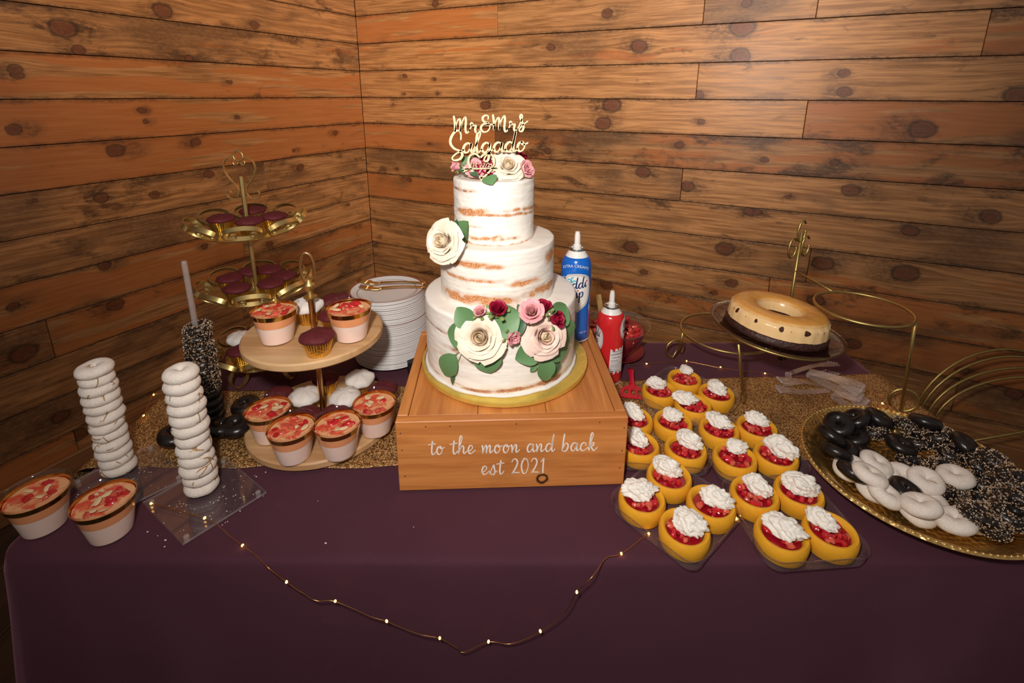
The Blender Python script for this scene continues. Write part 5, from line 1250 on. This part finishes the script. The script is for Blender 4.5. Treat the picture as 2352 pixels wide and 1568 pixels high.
TRAYS = [('A', 'back tray behind the slotted spatula', [(1573, 868, 'rear'), (1528, 900, 'left'), (1637, 907, 'right'), (1598, 932, 'front')]),
         ('B', 'tray touching the wooden riser', [(1470, 967, 'rear left'), (1541, 972, 'rear right'), (1478, 1017, 'front left'), (1560, 1022, 'front right')]),
         ('C', 'middle tray left of the gold platter', [(1655, 987, 'rear left'), (1735, 985, 'rear right'), (1686, 1044, 'front left'), (1782, 1042, 'front right')]),
         ('D', 'front tray nearest the riser corner', [(1537, 1089, 'rear'), (1490, 1130, 'left'), (1625, 1144, 'right'), (1577, 1197, 'front')]),
         ('E', 'front tray below the gold platter', [(1736, 1122, 'rear left'), (1826, 1122, 'rear right'), (1788, 1195, 'front left'), (1893, 1202, 'front right')])]
CRM = {'A': [(0.3, .6, .8), (-.2, .3, 1.0), (.1, .2, 1.1), (-.5, .2, 1.1)], 'B': [(0, .3, 1.1), (0, .2, 1.0), (-.1, .2, 1.1), (.35, .3, 1.15)], 'C': [(.1, .3, 1.1), (.1, .35, 1.0), (.25, .4, .95), (.35, .2, 1.35)], 'D': [(0, .3, 1.15), (-.1, .2, 1.25), (.25, .0, 1.15), (.2, .0, 1.3)], 'E': [(.2, .2, 1.1), (.2, .1, 1.3), (.1, .0, 1.25), (-.3, .35, 1.0)]}
si = 0
ALLP = {tn: [P(x, y, TT+.004+SH) for x, y, _ in L4] for tn, _, L4 in TRAYS}
fl_p = [p for L in ALLP.values() for p in L]
for it in range(60):
    for a in range(20):
        for b in range(a):
            d = fl_p[a]-fl_p[b]; d.z = 0; mn = 2*SR+(.001 if a//4 == b//4 else .006)
            if d.length < mn: k = (mn-d.length)/2; d.normalize(); fl_p[a] += d*k; fl_p[b] -= d*k
for tn, tl, L4 in TRAYS:
    pts = ALLP[tn]
    # push shells apart so that none overlap
    for it in range(40):
        for a in range(4):
            for b in range(a):
                d = pts[a]-pts[b]; d.z = 0
                if d.length < 2*SR+.001: k = (2*SR+.001-d.length)/2; d.normalize(); pts[a] += d*k; pts[b] -= d*k
    for p in pts: p.z = 0
    c = sum(pts, Vector())/4; rz = RND.uniform(-.04, .04)
    # orient the tray along the shell rows
    if tn in 'BCE': v = (pts[1]-pts[0])+(pts[3]-pts[2])
    else: v = (pts[2]-pts[0])+(pts[3]-pts[1])
    ang = atan2(v.y, v.x)
    hx = max(abs((p-c).dot(Vector((cos(ang), sin(ang), 0)))) for p in pts)+SR+.0012; hy = max(abs((p-c).dot(Vector((-sin(ang), cos(ang), 0)))) for p in pts)+SR+.0012
    zt = TT+.0045 if tn in 'ABC' else TT+.0008
    tr = thing('clamshell_tray', 'clear plastic tray of sponge shells, the '+tl, 'plastic tray', (c.x, c.y, zt), ang, 'clear plastic shell trays')
    def outl(k, z, rc=.022, rip=0.0):
        o = []
        for qx, qy, a0 in ((1, 1, 0), (-1, 1, pi/2), (-1, -1, pi), (1, -1, 3*pi/2)):
            for i in range(7):
                a = a0+pi/2*i/6; o.append(Vector((qx*(hx-rc)+(rc+k)*cos(a), qy*(hy-rc)+(rc+k)*sin(a), z)))
        res = []
        n = len(o)
        for i in range(n):
            a, b = o[i], o[(i+1) % n]; L = (b-a).length; m_ = max(1, int(L/.004))
            for j in range(m_):
                q = a.lerp(b, j/m_); d = Vector((q.x/hx, q.y/hy, 0)); res.append(q+(d.normalized()*rip*(.5 if (len(res) % 2) else -.5)))
        return res
    rings = [outl(-.004, .0006), outl(-.0015, .002), outl(0, .008, rip=.0012), outl(.001, .018, rip=.0012), outl(.002, .023), outl(.003, .0235), outl(.0038, .0246), outl(.0042, .0235)]
    nmin = min(len(r) for r in rings); rings = [[r[int(i*len(r)/nmin)] for i in range(nmin)] for r in rings]
    m = MB(); b0 = []
    vs = [(0, 0, .0006)]+[tuple(p) for r in rings for p in r]; fs = [(0, 1+i, 1+(i+1) % nmin) for i in range(nmin)]
    for j in range(len(rings)-1):
        for i in range(nmin): l = (i+1) % nmin; fs.append((1+j*nmin+i, 1+j*nmin+l, 1+(j+1)*nmin+l, 1+(j+1)*nmin+i))
    m.add(vs, fs); m.build('tray_shell', M['clamshell'], tr, 60)
    for k, (p, (_, _, where)) in enumerate(zip(pts, L4)):
        s = thing('filled_sponge_shell', 'strawberry cream sponge shell, %s in the %s' % (where, tl), 'sponge shell', (p.x, p.y, zt+.0016), si*1.9, 'strawberry sponge shells')
        link('sponge_shell', sponge_m, s); link('strawberry_filling', fill_ms[si % 4], s)
        ox, oy, sc_ = CRM[tn][k]; a = -si*1.9
        q = Vector((ox*SR*.8*cos(a)-oy*SR*.8*sin(a), ox*SR*.8*sin(a)+oy*SR*.8*cos(a), SH+.0075))
        link('whipped_cream', cream_ms[si % 5], s, q, (0, 0, a-.6+RND.uniform(-.5, .5)), sc_*1.06)
        si += 1

# ================================================================== gold wire stand with flan
def wire(m, pts, r=.0028, closed=False): return m.tube(pts, r, 8, closed)
FY = Q(1745, 797, .948)                      # top of the front leg
zp = FY.z                                    # height of the flan ring
fc = Q(1778, 762, .975); zp = fc.z; fR = .115
pole = Vector((Q(1820, 668, 1.127).x, 1.127, TT))
zl, zr2 = zp-.045, None
rr_a, rr_b = P(1873, 680, zp+.085), P(2103, 738, zp+.085); rrc = (rr_a+rr_b)/2; rrR = (rr_b-rr_a).length/2
lrc = Q(1668, 762, 1.120); lrR = .108
fs_ = thing('wire_plate_stand', 'gold wire three-ring plate stand holding the flan', 'plate stand', (pole.x, pole.y, TT))
O = Vector(fs_.location)
def ring(c, r, n=48, tl=0.0): return [Vector((c.x+r*cos(2*pi*i/n), c.y+r*sin(2*pi*i/n), c.z-tl*r*cos(2*pi*i/n)))-O for i in range(n)]
def curl(base, dirv, r, turns=.85, up=True):
    d = Vector(dirv).normalized(); out = []
    for i in range(22):
        th = i/21*turns*2*pi; out.append(base+d*(r*sin(th))+Vector((0, 0, r-r*cos(th))))
    return out
m = MB(); wire(m, ring(fc, fR, 48, .1), closed=True); m.build('plate_ring', M['brassdark'], fs_, 180)
m = MB(); wire(m, ring(rrc, rrR), closed=True); m.build('plate_ring', M['brassdark'], fs_, 180)
m = MB(); wire(m, ring(lrc, lrR), closed=True); m.build('plate_ring', M['brassdark'], fs_, 180)
ptop = Q(1845, 503, pole.y).z
m = MB(); wire(m, [Vector((pole.x, pole.y, TT+.006))-O, Vector((pole.x, pole.y, ptop-.03))-O], .0036); m.build('pole', M['brassdark'], fs_, 180)
for k in (-.008, 0, .008):
    m = MB(); wire(m, [(k, -.003, TT+.01-TT), (k, -.003, .055)], .003); m.build('pole_bundle', M['brassdark'], fs_, 180)
for cx, cz, rx, rz_ in ((0.0, -.030, .013, .026), (-.016, -.072, .013, .024), (.014, -.066, .013, .024)):
    m = MB(); zc = ptop+cz-TT; wire(m, [(cx+rx*cos(a)*.9, .4*rx*cos(a), zc+rz_*sin(a)) for a in [2*pi*i/30*.92+.8 for i in range(30)]], .0027); m.build('finial_loop', M['brassdark'], fs_, 180)
for c, r in ((fc, fR), (rrc, rrR), (lrc, lrR)):
    d = Vector((c.x-pole.x, c.y-pole.y, 0)); q = Vector((c.x, c.y, c.z))-d.normalized()*r if d.length > r else Vector((c.x, c.y, c.z))-d.normalized()*r
    if c is fc: q.z -= .1*r*-d.normalized().x+.003
    m = MB(); wire(m, [Vector((pole.x, pole.y, q.z))-O, q-O]); m.build('arm', M['brassdark'], fs_, 180)
ff = P(1708, 930, TT+.003)
lt = Vector((fc.x, fc.y, zp)); dd = Vector((ff.x-fc.x, ff.y-fc.y, 0)).normalized()
lt = lt+dd*fR
m = MB(); wire(m, [lt-O, lt.lerp(ff, .35)-O, lt.lerp(ff, .8)+Vector((0, -.002, 0))-O, ff+Vector((0, 0, .0045))-O], .0032); m.build('leg', M['brassdark'], fs_, 180)
m = MB(); q = lt.lerp(ff, .86)-O; m.sphere((q.x, q.y, q.z+.001), .0062, 12, 10, (1, 1, 2.3)); m.build('leg_knob', M['brass'], fs_, 180)
# right leg with curl
rt = Vector((rr_b.x, rr_b.y, zp+.085)); rf = P(2068, 946, TT+.003)
m = MB(); wire(m, [rt-O, rt.lerp(rf, .5)-O]+[p-O for p in [rt.lerp(rf, .9)]+curl(rf+Vector((0, 0, .003)), (1, -.35, 0), .026)], .0030); m.build('leg', M['brassdark'], fs_, 180)
m = MB(); wire(m, [Vector((lrc.x-lrR, lrc.y, lrc.z))-O, Vector((lrc.x-lrR, lrc.y+.010, (lrc.z+TT)/2))-O]+[p-O for p in curl(Vector((lrc.x-lrR-.008, lrc.y+.024, TT+.004)), (-1, -.2, 0), .024)], .0030); m.build('leg', M['brassdark'], fs_, 180)
gp = MB().lathe([(0, .0), (.110, .0), (.126, .004), (.1335, .0085), (.1337, .0105), (.125, .0065), (.110, .0028), (0, .0028)], 72).build('glass_plate', M['smoke'], None, 180, Vector((fc.x, fc.y, zp+.0040))); tag(gp, 'smoked glass plate on the gold wire stand under the flan', 'plate')
fz = zp+.0076
FT = (0.0, 0.10, 0); gp.rotation_euler = FT; fa = thing('flan', 'ring-shaped caramel flan on a chocolate cake base', 'flan', (fc.x, fc.y, fz), FT); fa.scale = (.957,)*3
fRo = .1035; fH = .057
prof = [(.041, .014), (.0425, .034), (.045, .046), (.051, .0545), (.060, fH+.0005), (.075, fH+.0015), (.090, fH-.002), (.0995, fH-.012), (.1025, .038), (.1035, .016)]
pp = crom([Vector((a, b, 0)) for a, b in prof], 5); m = MB(); n = 110; chv = []; car = []
vs = []
for p in pp:
    for i in range(n):
        a = 2*pi*i/n; r, z = p.x, p.y; k = nz((cos(a)*2, sin(a)*2, z*20)); r2 = r*(1+.008*k+.006*sin(a*26)*(1 if r > .095 and z < .05 else (.6 if r < .045 else 0)))
        vs.append((r2*cos(a), r2*sin(a), z+.0008*nz((cos(a)*r*50, sin(a)*r*50, 2)))); 
        drip = .0
        if r > .09: drip = max(0, .62*max(0, nz((cos(a)*11, sin(a)*11, 3.3))*4.5)*exp(-((z-.040+.003*nz((cos(a)*5, sin(a)*5, 8)))/.0060)**2)); drip = max(drip, .9*(1 if z < .0175+.004*nz((cos(a)*9, sin(a)*9, 1)) else 0))
        if r < .05 and z < .028: drip = .9
        chv.append(min(1, drip)); car.append(1.0 if (z > .054 and r > .044) else (.5 if z > .048 else 0.0))
R_ = len(pp); m.add(vs, [(j*n+i, (j+1)*n+i, (j+1)*n+(i+1) % n, j*n+(i+1) % n) for j in range(R_-1) for i in range(n)]); m.f = [tuple(reversed(f)) for f in m.f]; m.att = {'choc': chv, 'caramel': car}; m.build('custard', M['flan'], fa, 180)
MB().lathe([(.0, .0003), (.1035, .0003), (.1065, .004), (.1060, .010), (.1040, .0165), (.098, .0175), (.036, .0165), (.0, .0150)], 96, (0, 0, 0), lambda r, z, a: (r*(1+.012*nz((cos(a)*9, sin(a)*9, z*140)) if r > .09 else r*1.0/r if False else r), z) if r > .09 else (r, z)).build('chocolate_base', M['brownie'], fa, 60)

# ================================================================== clear plastic tongs
def tongs(label, loc, rz, roll, L=.15):
    t = thing('plastic_tongs', label, 'tongs', loc, (roll, 0, rz), 'clear plastic tongs on the runner')
    for s, nm in ((-1, 'arm'), (1, 'arm')):
        m = MB()
        def fn(u, v):
            x = L*u; w = .012+.015*max(0, (u-.55)/.45)**.8*(1-.25*max(0, (u-.85)/.15)); sc = .0018*sin(v*pi*7)*max(0, (u-.7)/.3)
            y = (v*2-1)*w; z = s*(.004+.010*u+.003*sin(pi*u))-s*.006*((v*2-1)**2)*max(0, (u-.6)/.4)+sc
            return (x+.004*abs(sin(v*pi*3.5))*max(0, (u-.9)/.1), y, z)
        m.grid(26, 22, fn); arm_o = m.build(nm, M['tongs'], t, 60)
        for i in range(4): MB().sphere((L+.002, -.012+i*.008, s*(.012)), .0038, 8, 6, (1, .7, 1)).build('tip_tooth', M['tongs'], arm_o, 180)
    m = MB(); m.tube([(-.004*cos(a)+.002, 0, .006*sin(a)) for a in [pi*i/8-pi/2 for i in range(9)]], 0, 4, False, True, (.018, .0016, (0, 1, 0))); m.build('hinge', M['tongs'], t, 60)
    return t
def tongs2(label, a, b, za, zb, roll):
    A = P(*a, TT+za); B = P(*b, TT+zb); d = B-A; return tongs(label, A, atan2(d.y, d.x), roll, d.length)
tongs2('clear plastic tongs lying leftmost in the pile on the runner', (1900, 892), (1792, 884), .020, .020, .15)
tongs2('clear plastic tongs propped up at the back of the pile', (1812, 862), (1912, 845), .022, .022, -.35)
tongs2('clear plastic tongs lying across the middle of the pile', (1858, 856), (1976, 902), .056, .056, .2)
tongs2('clear plastic tongs at the front of the pile by the platter', (1915, 906), (1985, 936), .020, .020, .1)

# ================================================================== round hammered platter with donuts
PLc = Vector((.700, .716, TT+.003)); PLR = .176
m = MB(); m.lathe([(0, .002), (.118, .002), (.130, .006), (.150, .024), (.163, .033), (.168, .0345)], 140); m.lathe([(.168, .0345), (.172, .0375), (.176, .0350), (.1745, .0325), (.163, .031), (.150, .022), (.130, .004), (.118, 0), (0, 0)], 140)
plt = thing('gold_platter', 'round hammered gold platter heaped with mini donuts', 'platter', PLc); dish = m.build('platter_dish', M['hammer'], plt, 60)
bead = MB().sphere((0, 0, 0), 1, 8, 5, (.0042, .0026, .0018)).mesh('rim_bead', M['hammer'], 180)
for i in range(120):
    a = 2*pi*i/120; link('rim_bead', bead, dish, (.1715*cos(a), .1715*sin(a), .0370), a+pi/2)
WH = [(2016, 1135, 1, .3, .3), (2002, 1160, 0, .2, .2), (1981, 1083, 1, 1.1, .4), (2030, 1085, 1, .9, .1), (2066, 1068, 1, 1.2, -.2), (2032, 1110, 0, .6, 0), (2147, 1109, 1, .35, .5), (2217, 1107, 1, .25, .2), (2094, 1161, 1, .7, .6), (2071, 1190, 0, .4, .4), (2134, 1146, 0, .2, 0), (2165, 1178, 1, .5, .8), (2228, 1198, 0, .2, .2), (2150, 1224, 0, .25, .3), (2226, 1240, 0, .25, .3)]
CHs = [(2040, 974, 1, .1, 0), (1976, 967, 0, .4, .2), (1981, 1005, 1, .9, .3), (1933, 1016, 0, .7, 0), (1887, 1036, 0, .6, .4), (1913, 1075, 0, .5, .5), (1952, 1112, 0, .5, .4), (1994, 1053, 0, .7, .3), (1960, 1040, 1, .5, 0), (2087, 1110, 1, .45, .3), (2159, 1008, 1, .2, 0), (2097, 1000, 1, .4, 0), (2243, 1057, 1, .6, -.3)]
NU = [(2056, 1022), (2090, 1035), (2128, 1040), (2165, 1048), (2200, 1050), (2120, 1070), (2160, 1078), (2205, 1085), (2195, 1150), (2255, 1120), (2300, 1120), (2250, 1165), (2300, 1160), (2340, 1150), (2270, 1205), (2315, 1200), (2350, 1195), (2285, 1250), (2335, 1245), (2385, 1190), (2390, 1240)]
DN = []
for kind, L in (('nut', NU), ('choc', CHs), ('powder', WH)):
    rr = random.Random(len(L))
    for k, e in enumerate(L):
        lv = e[2] if len(e) > 2 else 0; z = TT+.016+.020*lv; p = P(e[0], e[1], z)
        DN.append([kind, k, p, p.copy(), (min(e[3], .5) if len(e) > 3 else rr.uniform(.05, .3)), (e[4] if len(e) > 4 else rr.uniform(-1, 1)), rr.uniform(0, 6)])
ZS = 2.5; DR_ = .0250
for it in range(260):
    for i in range(len(DN)):
        for j in range(i):
            d = DN[i][2]-DN[j][2]; w = Vector((d.x, d.y, d.z*ZS)); L = w.length
            if L < 2*DR_:
                if L < 1e-6: w = Vector((0, 0, 1)); L = 1e-6
                q = w/L*(2*DR_-L)*.25; q.z /= ZS; DN[i][2] += q; DN[j][2] -= q
    for e in DN:
        p = e[2]
        if it < 160: p += (e[3]-p)*.06
        d = Vector((p.x-PLc.x, p.y-PLc.y, 0))
        if d.length > .124: d = d.normalized()*.124; p.x = PLc.x+d.x; p.y = PLc.y+d.y
        fl_z = PLc.z+.0165+max(0, d.length-.096)*.95
        if p.z < fl_z: p.z = fl_z
        p.z -= .0003
        if p.z < fl_z: p.z = fl_z
ORDL = ['leftmost', 'second from the left', 'third from the left', 'fourth from the left', 'fifth from the left', 'sixth from the left', 'seventh from the left', 'eighth from the left', 'seventh from the right', 'sixth from the right', 'fifth from the right', 'fourth from the right', 'third from the right', 'second from the right', 'rightmost']
def rank(kind):
    L = sorted((e for e in DN if e[0] == kind), key=lambda e: e[2].x/(e[2].y*cp-(e[2].z-CH)*sp)); n = len(L); return {e[1]: (ORDL[i] if n == 15 or i < 7 else ORDL[15-(n-i)]) for i, e in enumerate(L)}
def heap(kind, L, group, labs):
    for e in DN:
        if e[0] != kind: continue
        d = Vector((e[2].x-PLc.x, e[2].y-PLc.y, 0)); tl, ta = e[4], e[5]
        rx, ry = tl*cos(ta)*.6, tl*sin(ta)*.6
        if d.length > .095: k = (d.length-.095)/.04*.45; rx += -k*d.y/d.length*-1; ry += -k*d.x/d.length
        donut(kind, labs(e[1]), e[2], (rx, ry, e[6]), e[1], group, .93)
heap('nut', NU, 'nut-crumbed donuts on the gold platter', lambda k: 'nut-crumbed chocolate mini donut in the heap on the gold platter')
heap('choc', CHs, 'plain chocolate donuts on the gold platter', lambda k, R=rank('choc'): 'plain glossy chocolate mini donut on the gold platter, '+R[k])
heap('powder', WH, 'powdered donuts on the gold platter', lambda k, R=rank('powder'): 'white powdered mini donut on the gold platter, '+R[k])

# ================================================================== gold wire arch rack beyond the table
AY = 1.42
ar = thing('wire_arch_rack', 'gold wire rack of four arched rods standing beyond the table end', 'wire rack', Vector((1.52, AY, 0)))
for k in range(4):
    zt_ = Q(2262, (808, 820, 842, 858)[k], AY-.06*k*0).z; 
    yk = .018-.012*k; pts = []
    xl = Q((2113, 2118, 2128, 2140)[k], 940, AY).x-1.52; xr_ = .33+.02*k
    z_s = Q(2120, 930, AY).z-.05
    pts = [(xl, yk, .004), (xl, yk, z_s*.5), (xl, yk, z_s)]
    for i in range(1, 24): th = pi*(1-i/24); pts.append(((xl+xr_)/2+(xr_-xl)/2*cos(th), yk, z_s+(zt_-z_s)*sin(th)))
    pts += [(xr_, yk, z_s), (xr_, yk, .004)]
    m = MB(); m.tube(pts, .004, 8); m.build('arched_rod', M['brassdark'], ar, 180)
for th, nm in ((1.15, 'crossbar'), (.5, 'crossbar')):
    m = MB(); pts = []
    for k in range(4):
        zt_ = Q(2262, (808, 820, 842, 858)[k], AY).z; xl = Q((2113, 2118, 2128, 2140)[k], 940, AY).x-1.52; xr_ = .33+.02*k; z_s = Q(2120, 930, AY).z-.05
        pts.append(((xl+xr_)/2+(xr_-xl)/2*cos(th), .018-.012*k, z_s+(zt_-z_s)*sin(th)))
    m.tube(pts, .003, 8); m.build(nm, M['brassdark'], ar, 180)
for zq in (.30, .12):
    m = MB(); m.tube([(-.14, -.065, zq), (.10, -.07, zq+.06), (.36, -.06, zq+.13)], .004, 8); m.build('brace', M['brassdark'], ar, 180)

# ================================================================== fairy lights, crumbs
bulb_m = MB().sphere((0, 0, 0), .0018, 10, 8, (1.0, 1.0, 1.3)).mesh('bulb', M['bulb'], 180)
def lights(label, pts, bulbs):
    t = thing('fairy_light_string', label, 'fairy lights', pts[0], None, None); o = Vector(pts[0])
    q = crom(pts, 7); w = [p+Vector((.0008*nz((p.x*90, p.z*90, 1)), 0, .0012*abs(nz((p.x*120, p.z*120, 5)))))-o for p in q]
    m = MB(); m.tube(w, .0007, 5); m.build('wire', M['wire'], t, 180)
    for b in bulbs: link('bulb', bulb_m, t, Vector(b)-o, (RND.uniform(0, 3), RND.uniform(0, 3), 0))
FYD = YF-.024
def onfront(x, y): return Q(x, y, FYD-.012)
def ontop(x, y, z=TT+.003): return P(x, y, z)
pl_ = [ontop(345, 1155, TT+.0115), ontop(410, 1172, TT+.0115), ontop(470, 1190, TT+.0115), ontop(497, 1203, TT+.010), ontop(527, 1230), ontop(557, 1253), ontop(590, 1277)]
fr_ = [onfront(x, y) for x, y in ((612, 1300), (658, 1337), (700, 1365), (728, 1380), (770, 1381), (850, 1415), (888, 1427), (958, 1455), (1010, 1466), (1045, 1485), (1065, 1498), (1122, 1474), (1176, 1478), (1241, 1450), (1295, 1410), (1325, 1360), (1360, 1325))]
bk_ = [ontop(1392, 1282), ontop(1427, 1272), ontop(1470, 1240), ontop(1490, 1226)]
lights('fairy light string swagged down the front of the plum tablecloth', pl_+fr_+bk_, [ontop(347, 1156, TT+.013), ontop(470, 1189, TT+.013), ontop(557, 1252), onfront(658, 1336), onfront(770, 1380), onfront(888, 1426), onfront(1010, 1465), onfront(1122, 1473), onfront(1241, 1449), onfront(1325, 1359), ontop(1427, 1271), ontop(1490, 1225)])
lights('fairy light wire bridging the gap between the two front trays', [ontop(x, y) for x, y in ((1648, 1203), (1665, 1198), (1690, 1191), (1712, 1194))], [ontop(1690, 1190)])
st = [(1440, 838), (1480, 836), (1530, 832), (1575, 830), (1620, 838), (1655, 845), (1710, 852), (1760, 858), (1790, 868)]
lights('fairy light string running along the back edge of the runner', [ontop(x, y, TT+.0035 if y < 862 else TT+.008) for x, y in st], [ontop(x, y-1, TT+.004) for x, y in ((1485, 836), (1577, 830), (1655, 844), (1757, 858))])
st = [(470, 880), (440, 888), (400, 900), (355, 906), (340, 930), (331, 955), (318, 975)]
lights('fairy light wire at the left end of the runner', [ontop(x, y, TT+.008) for x, y in st], [ontop(x, y, TT+.009) for x, y in ((462, 883), (353, 906), (330, 954))])
st = [(1985, 880), (2030, 920), (2055, 945), (2085, 952), (2135, 968)]
lights('fairy light wire at the right end of the runner', [ontop(x, y, TT+.008) for x, y in st], [ontop(x, y, TT+.009) for x, y in ((2027, 926), (2130, 962))])
rr = random.Random(9); m = MB()
for i in range(150):
    c = (b1, b2)[i % 2]; a = rr.uniform(-2.6, 1.0); d = .03+.08*rr.random()**1.4; s = rr.uniform(.0005, .0016)
    x, y = c.x+d*cos(a), c.y+d*sin(a)*.8
    if y < .59 or x < XL+.01: continue
    m.sphere((x, y, TT+.0005+s*.5), s, 5, 4, (1, .8, .6))
for px, py, s in ((748, 1247, .002), (380, 1240, .002), (378, 1255, .0015), (730, 1150, .0008), (950, 1210, .001)):
    q = P(px, py, TT+.001); m.sphere(q, s, 5, 4, (1, .7, .5))
o = m.build('sugar_crumbs', M['crumb'], None, 0); tag(o, 'scattered white sugar crumbs around the powdered donut towers', 'crumbs', None, 'stuff')
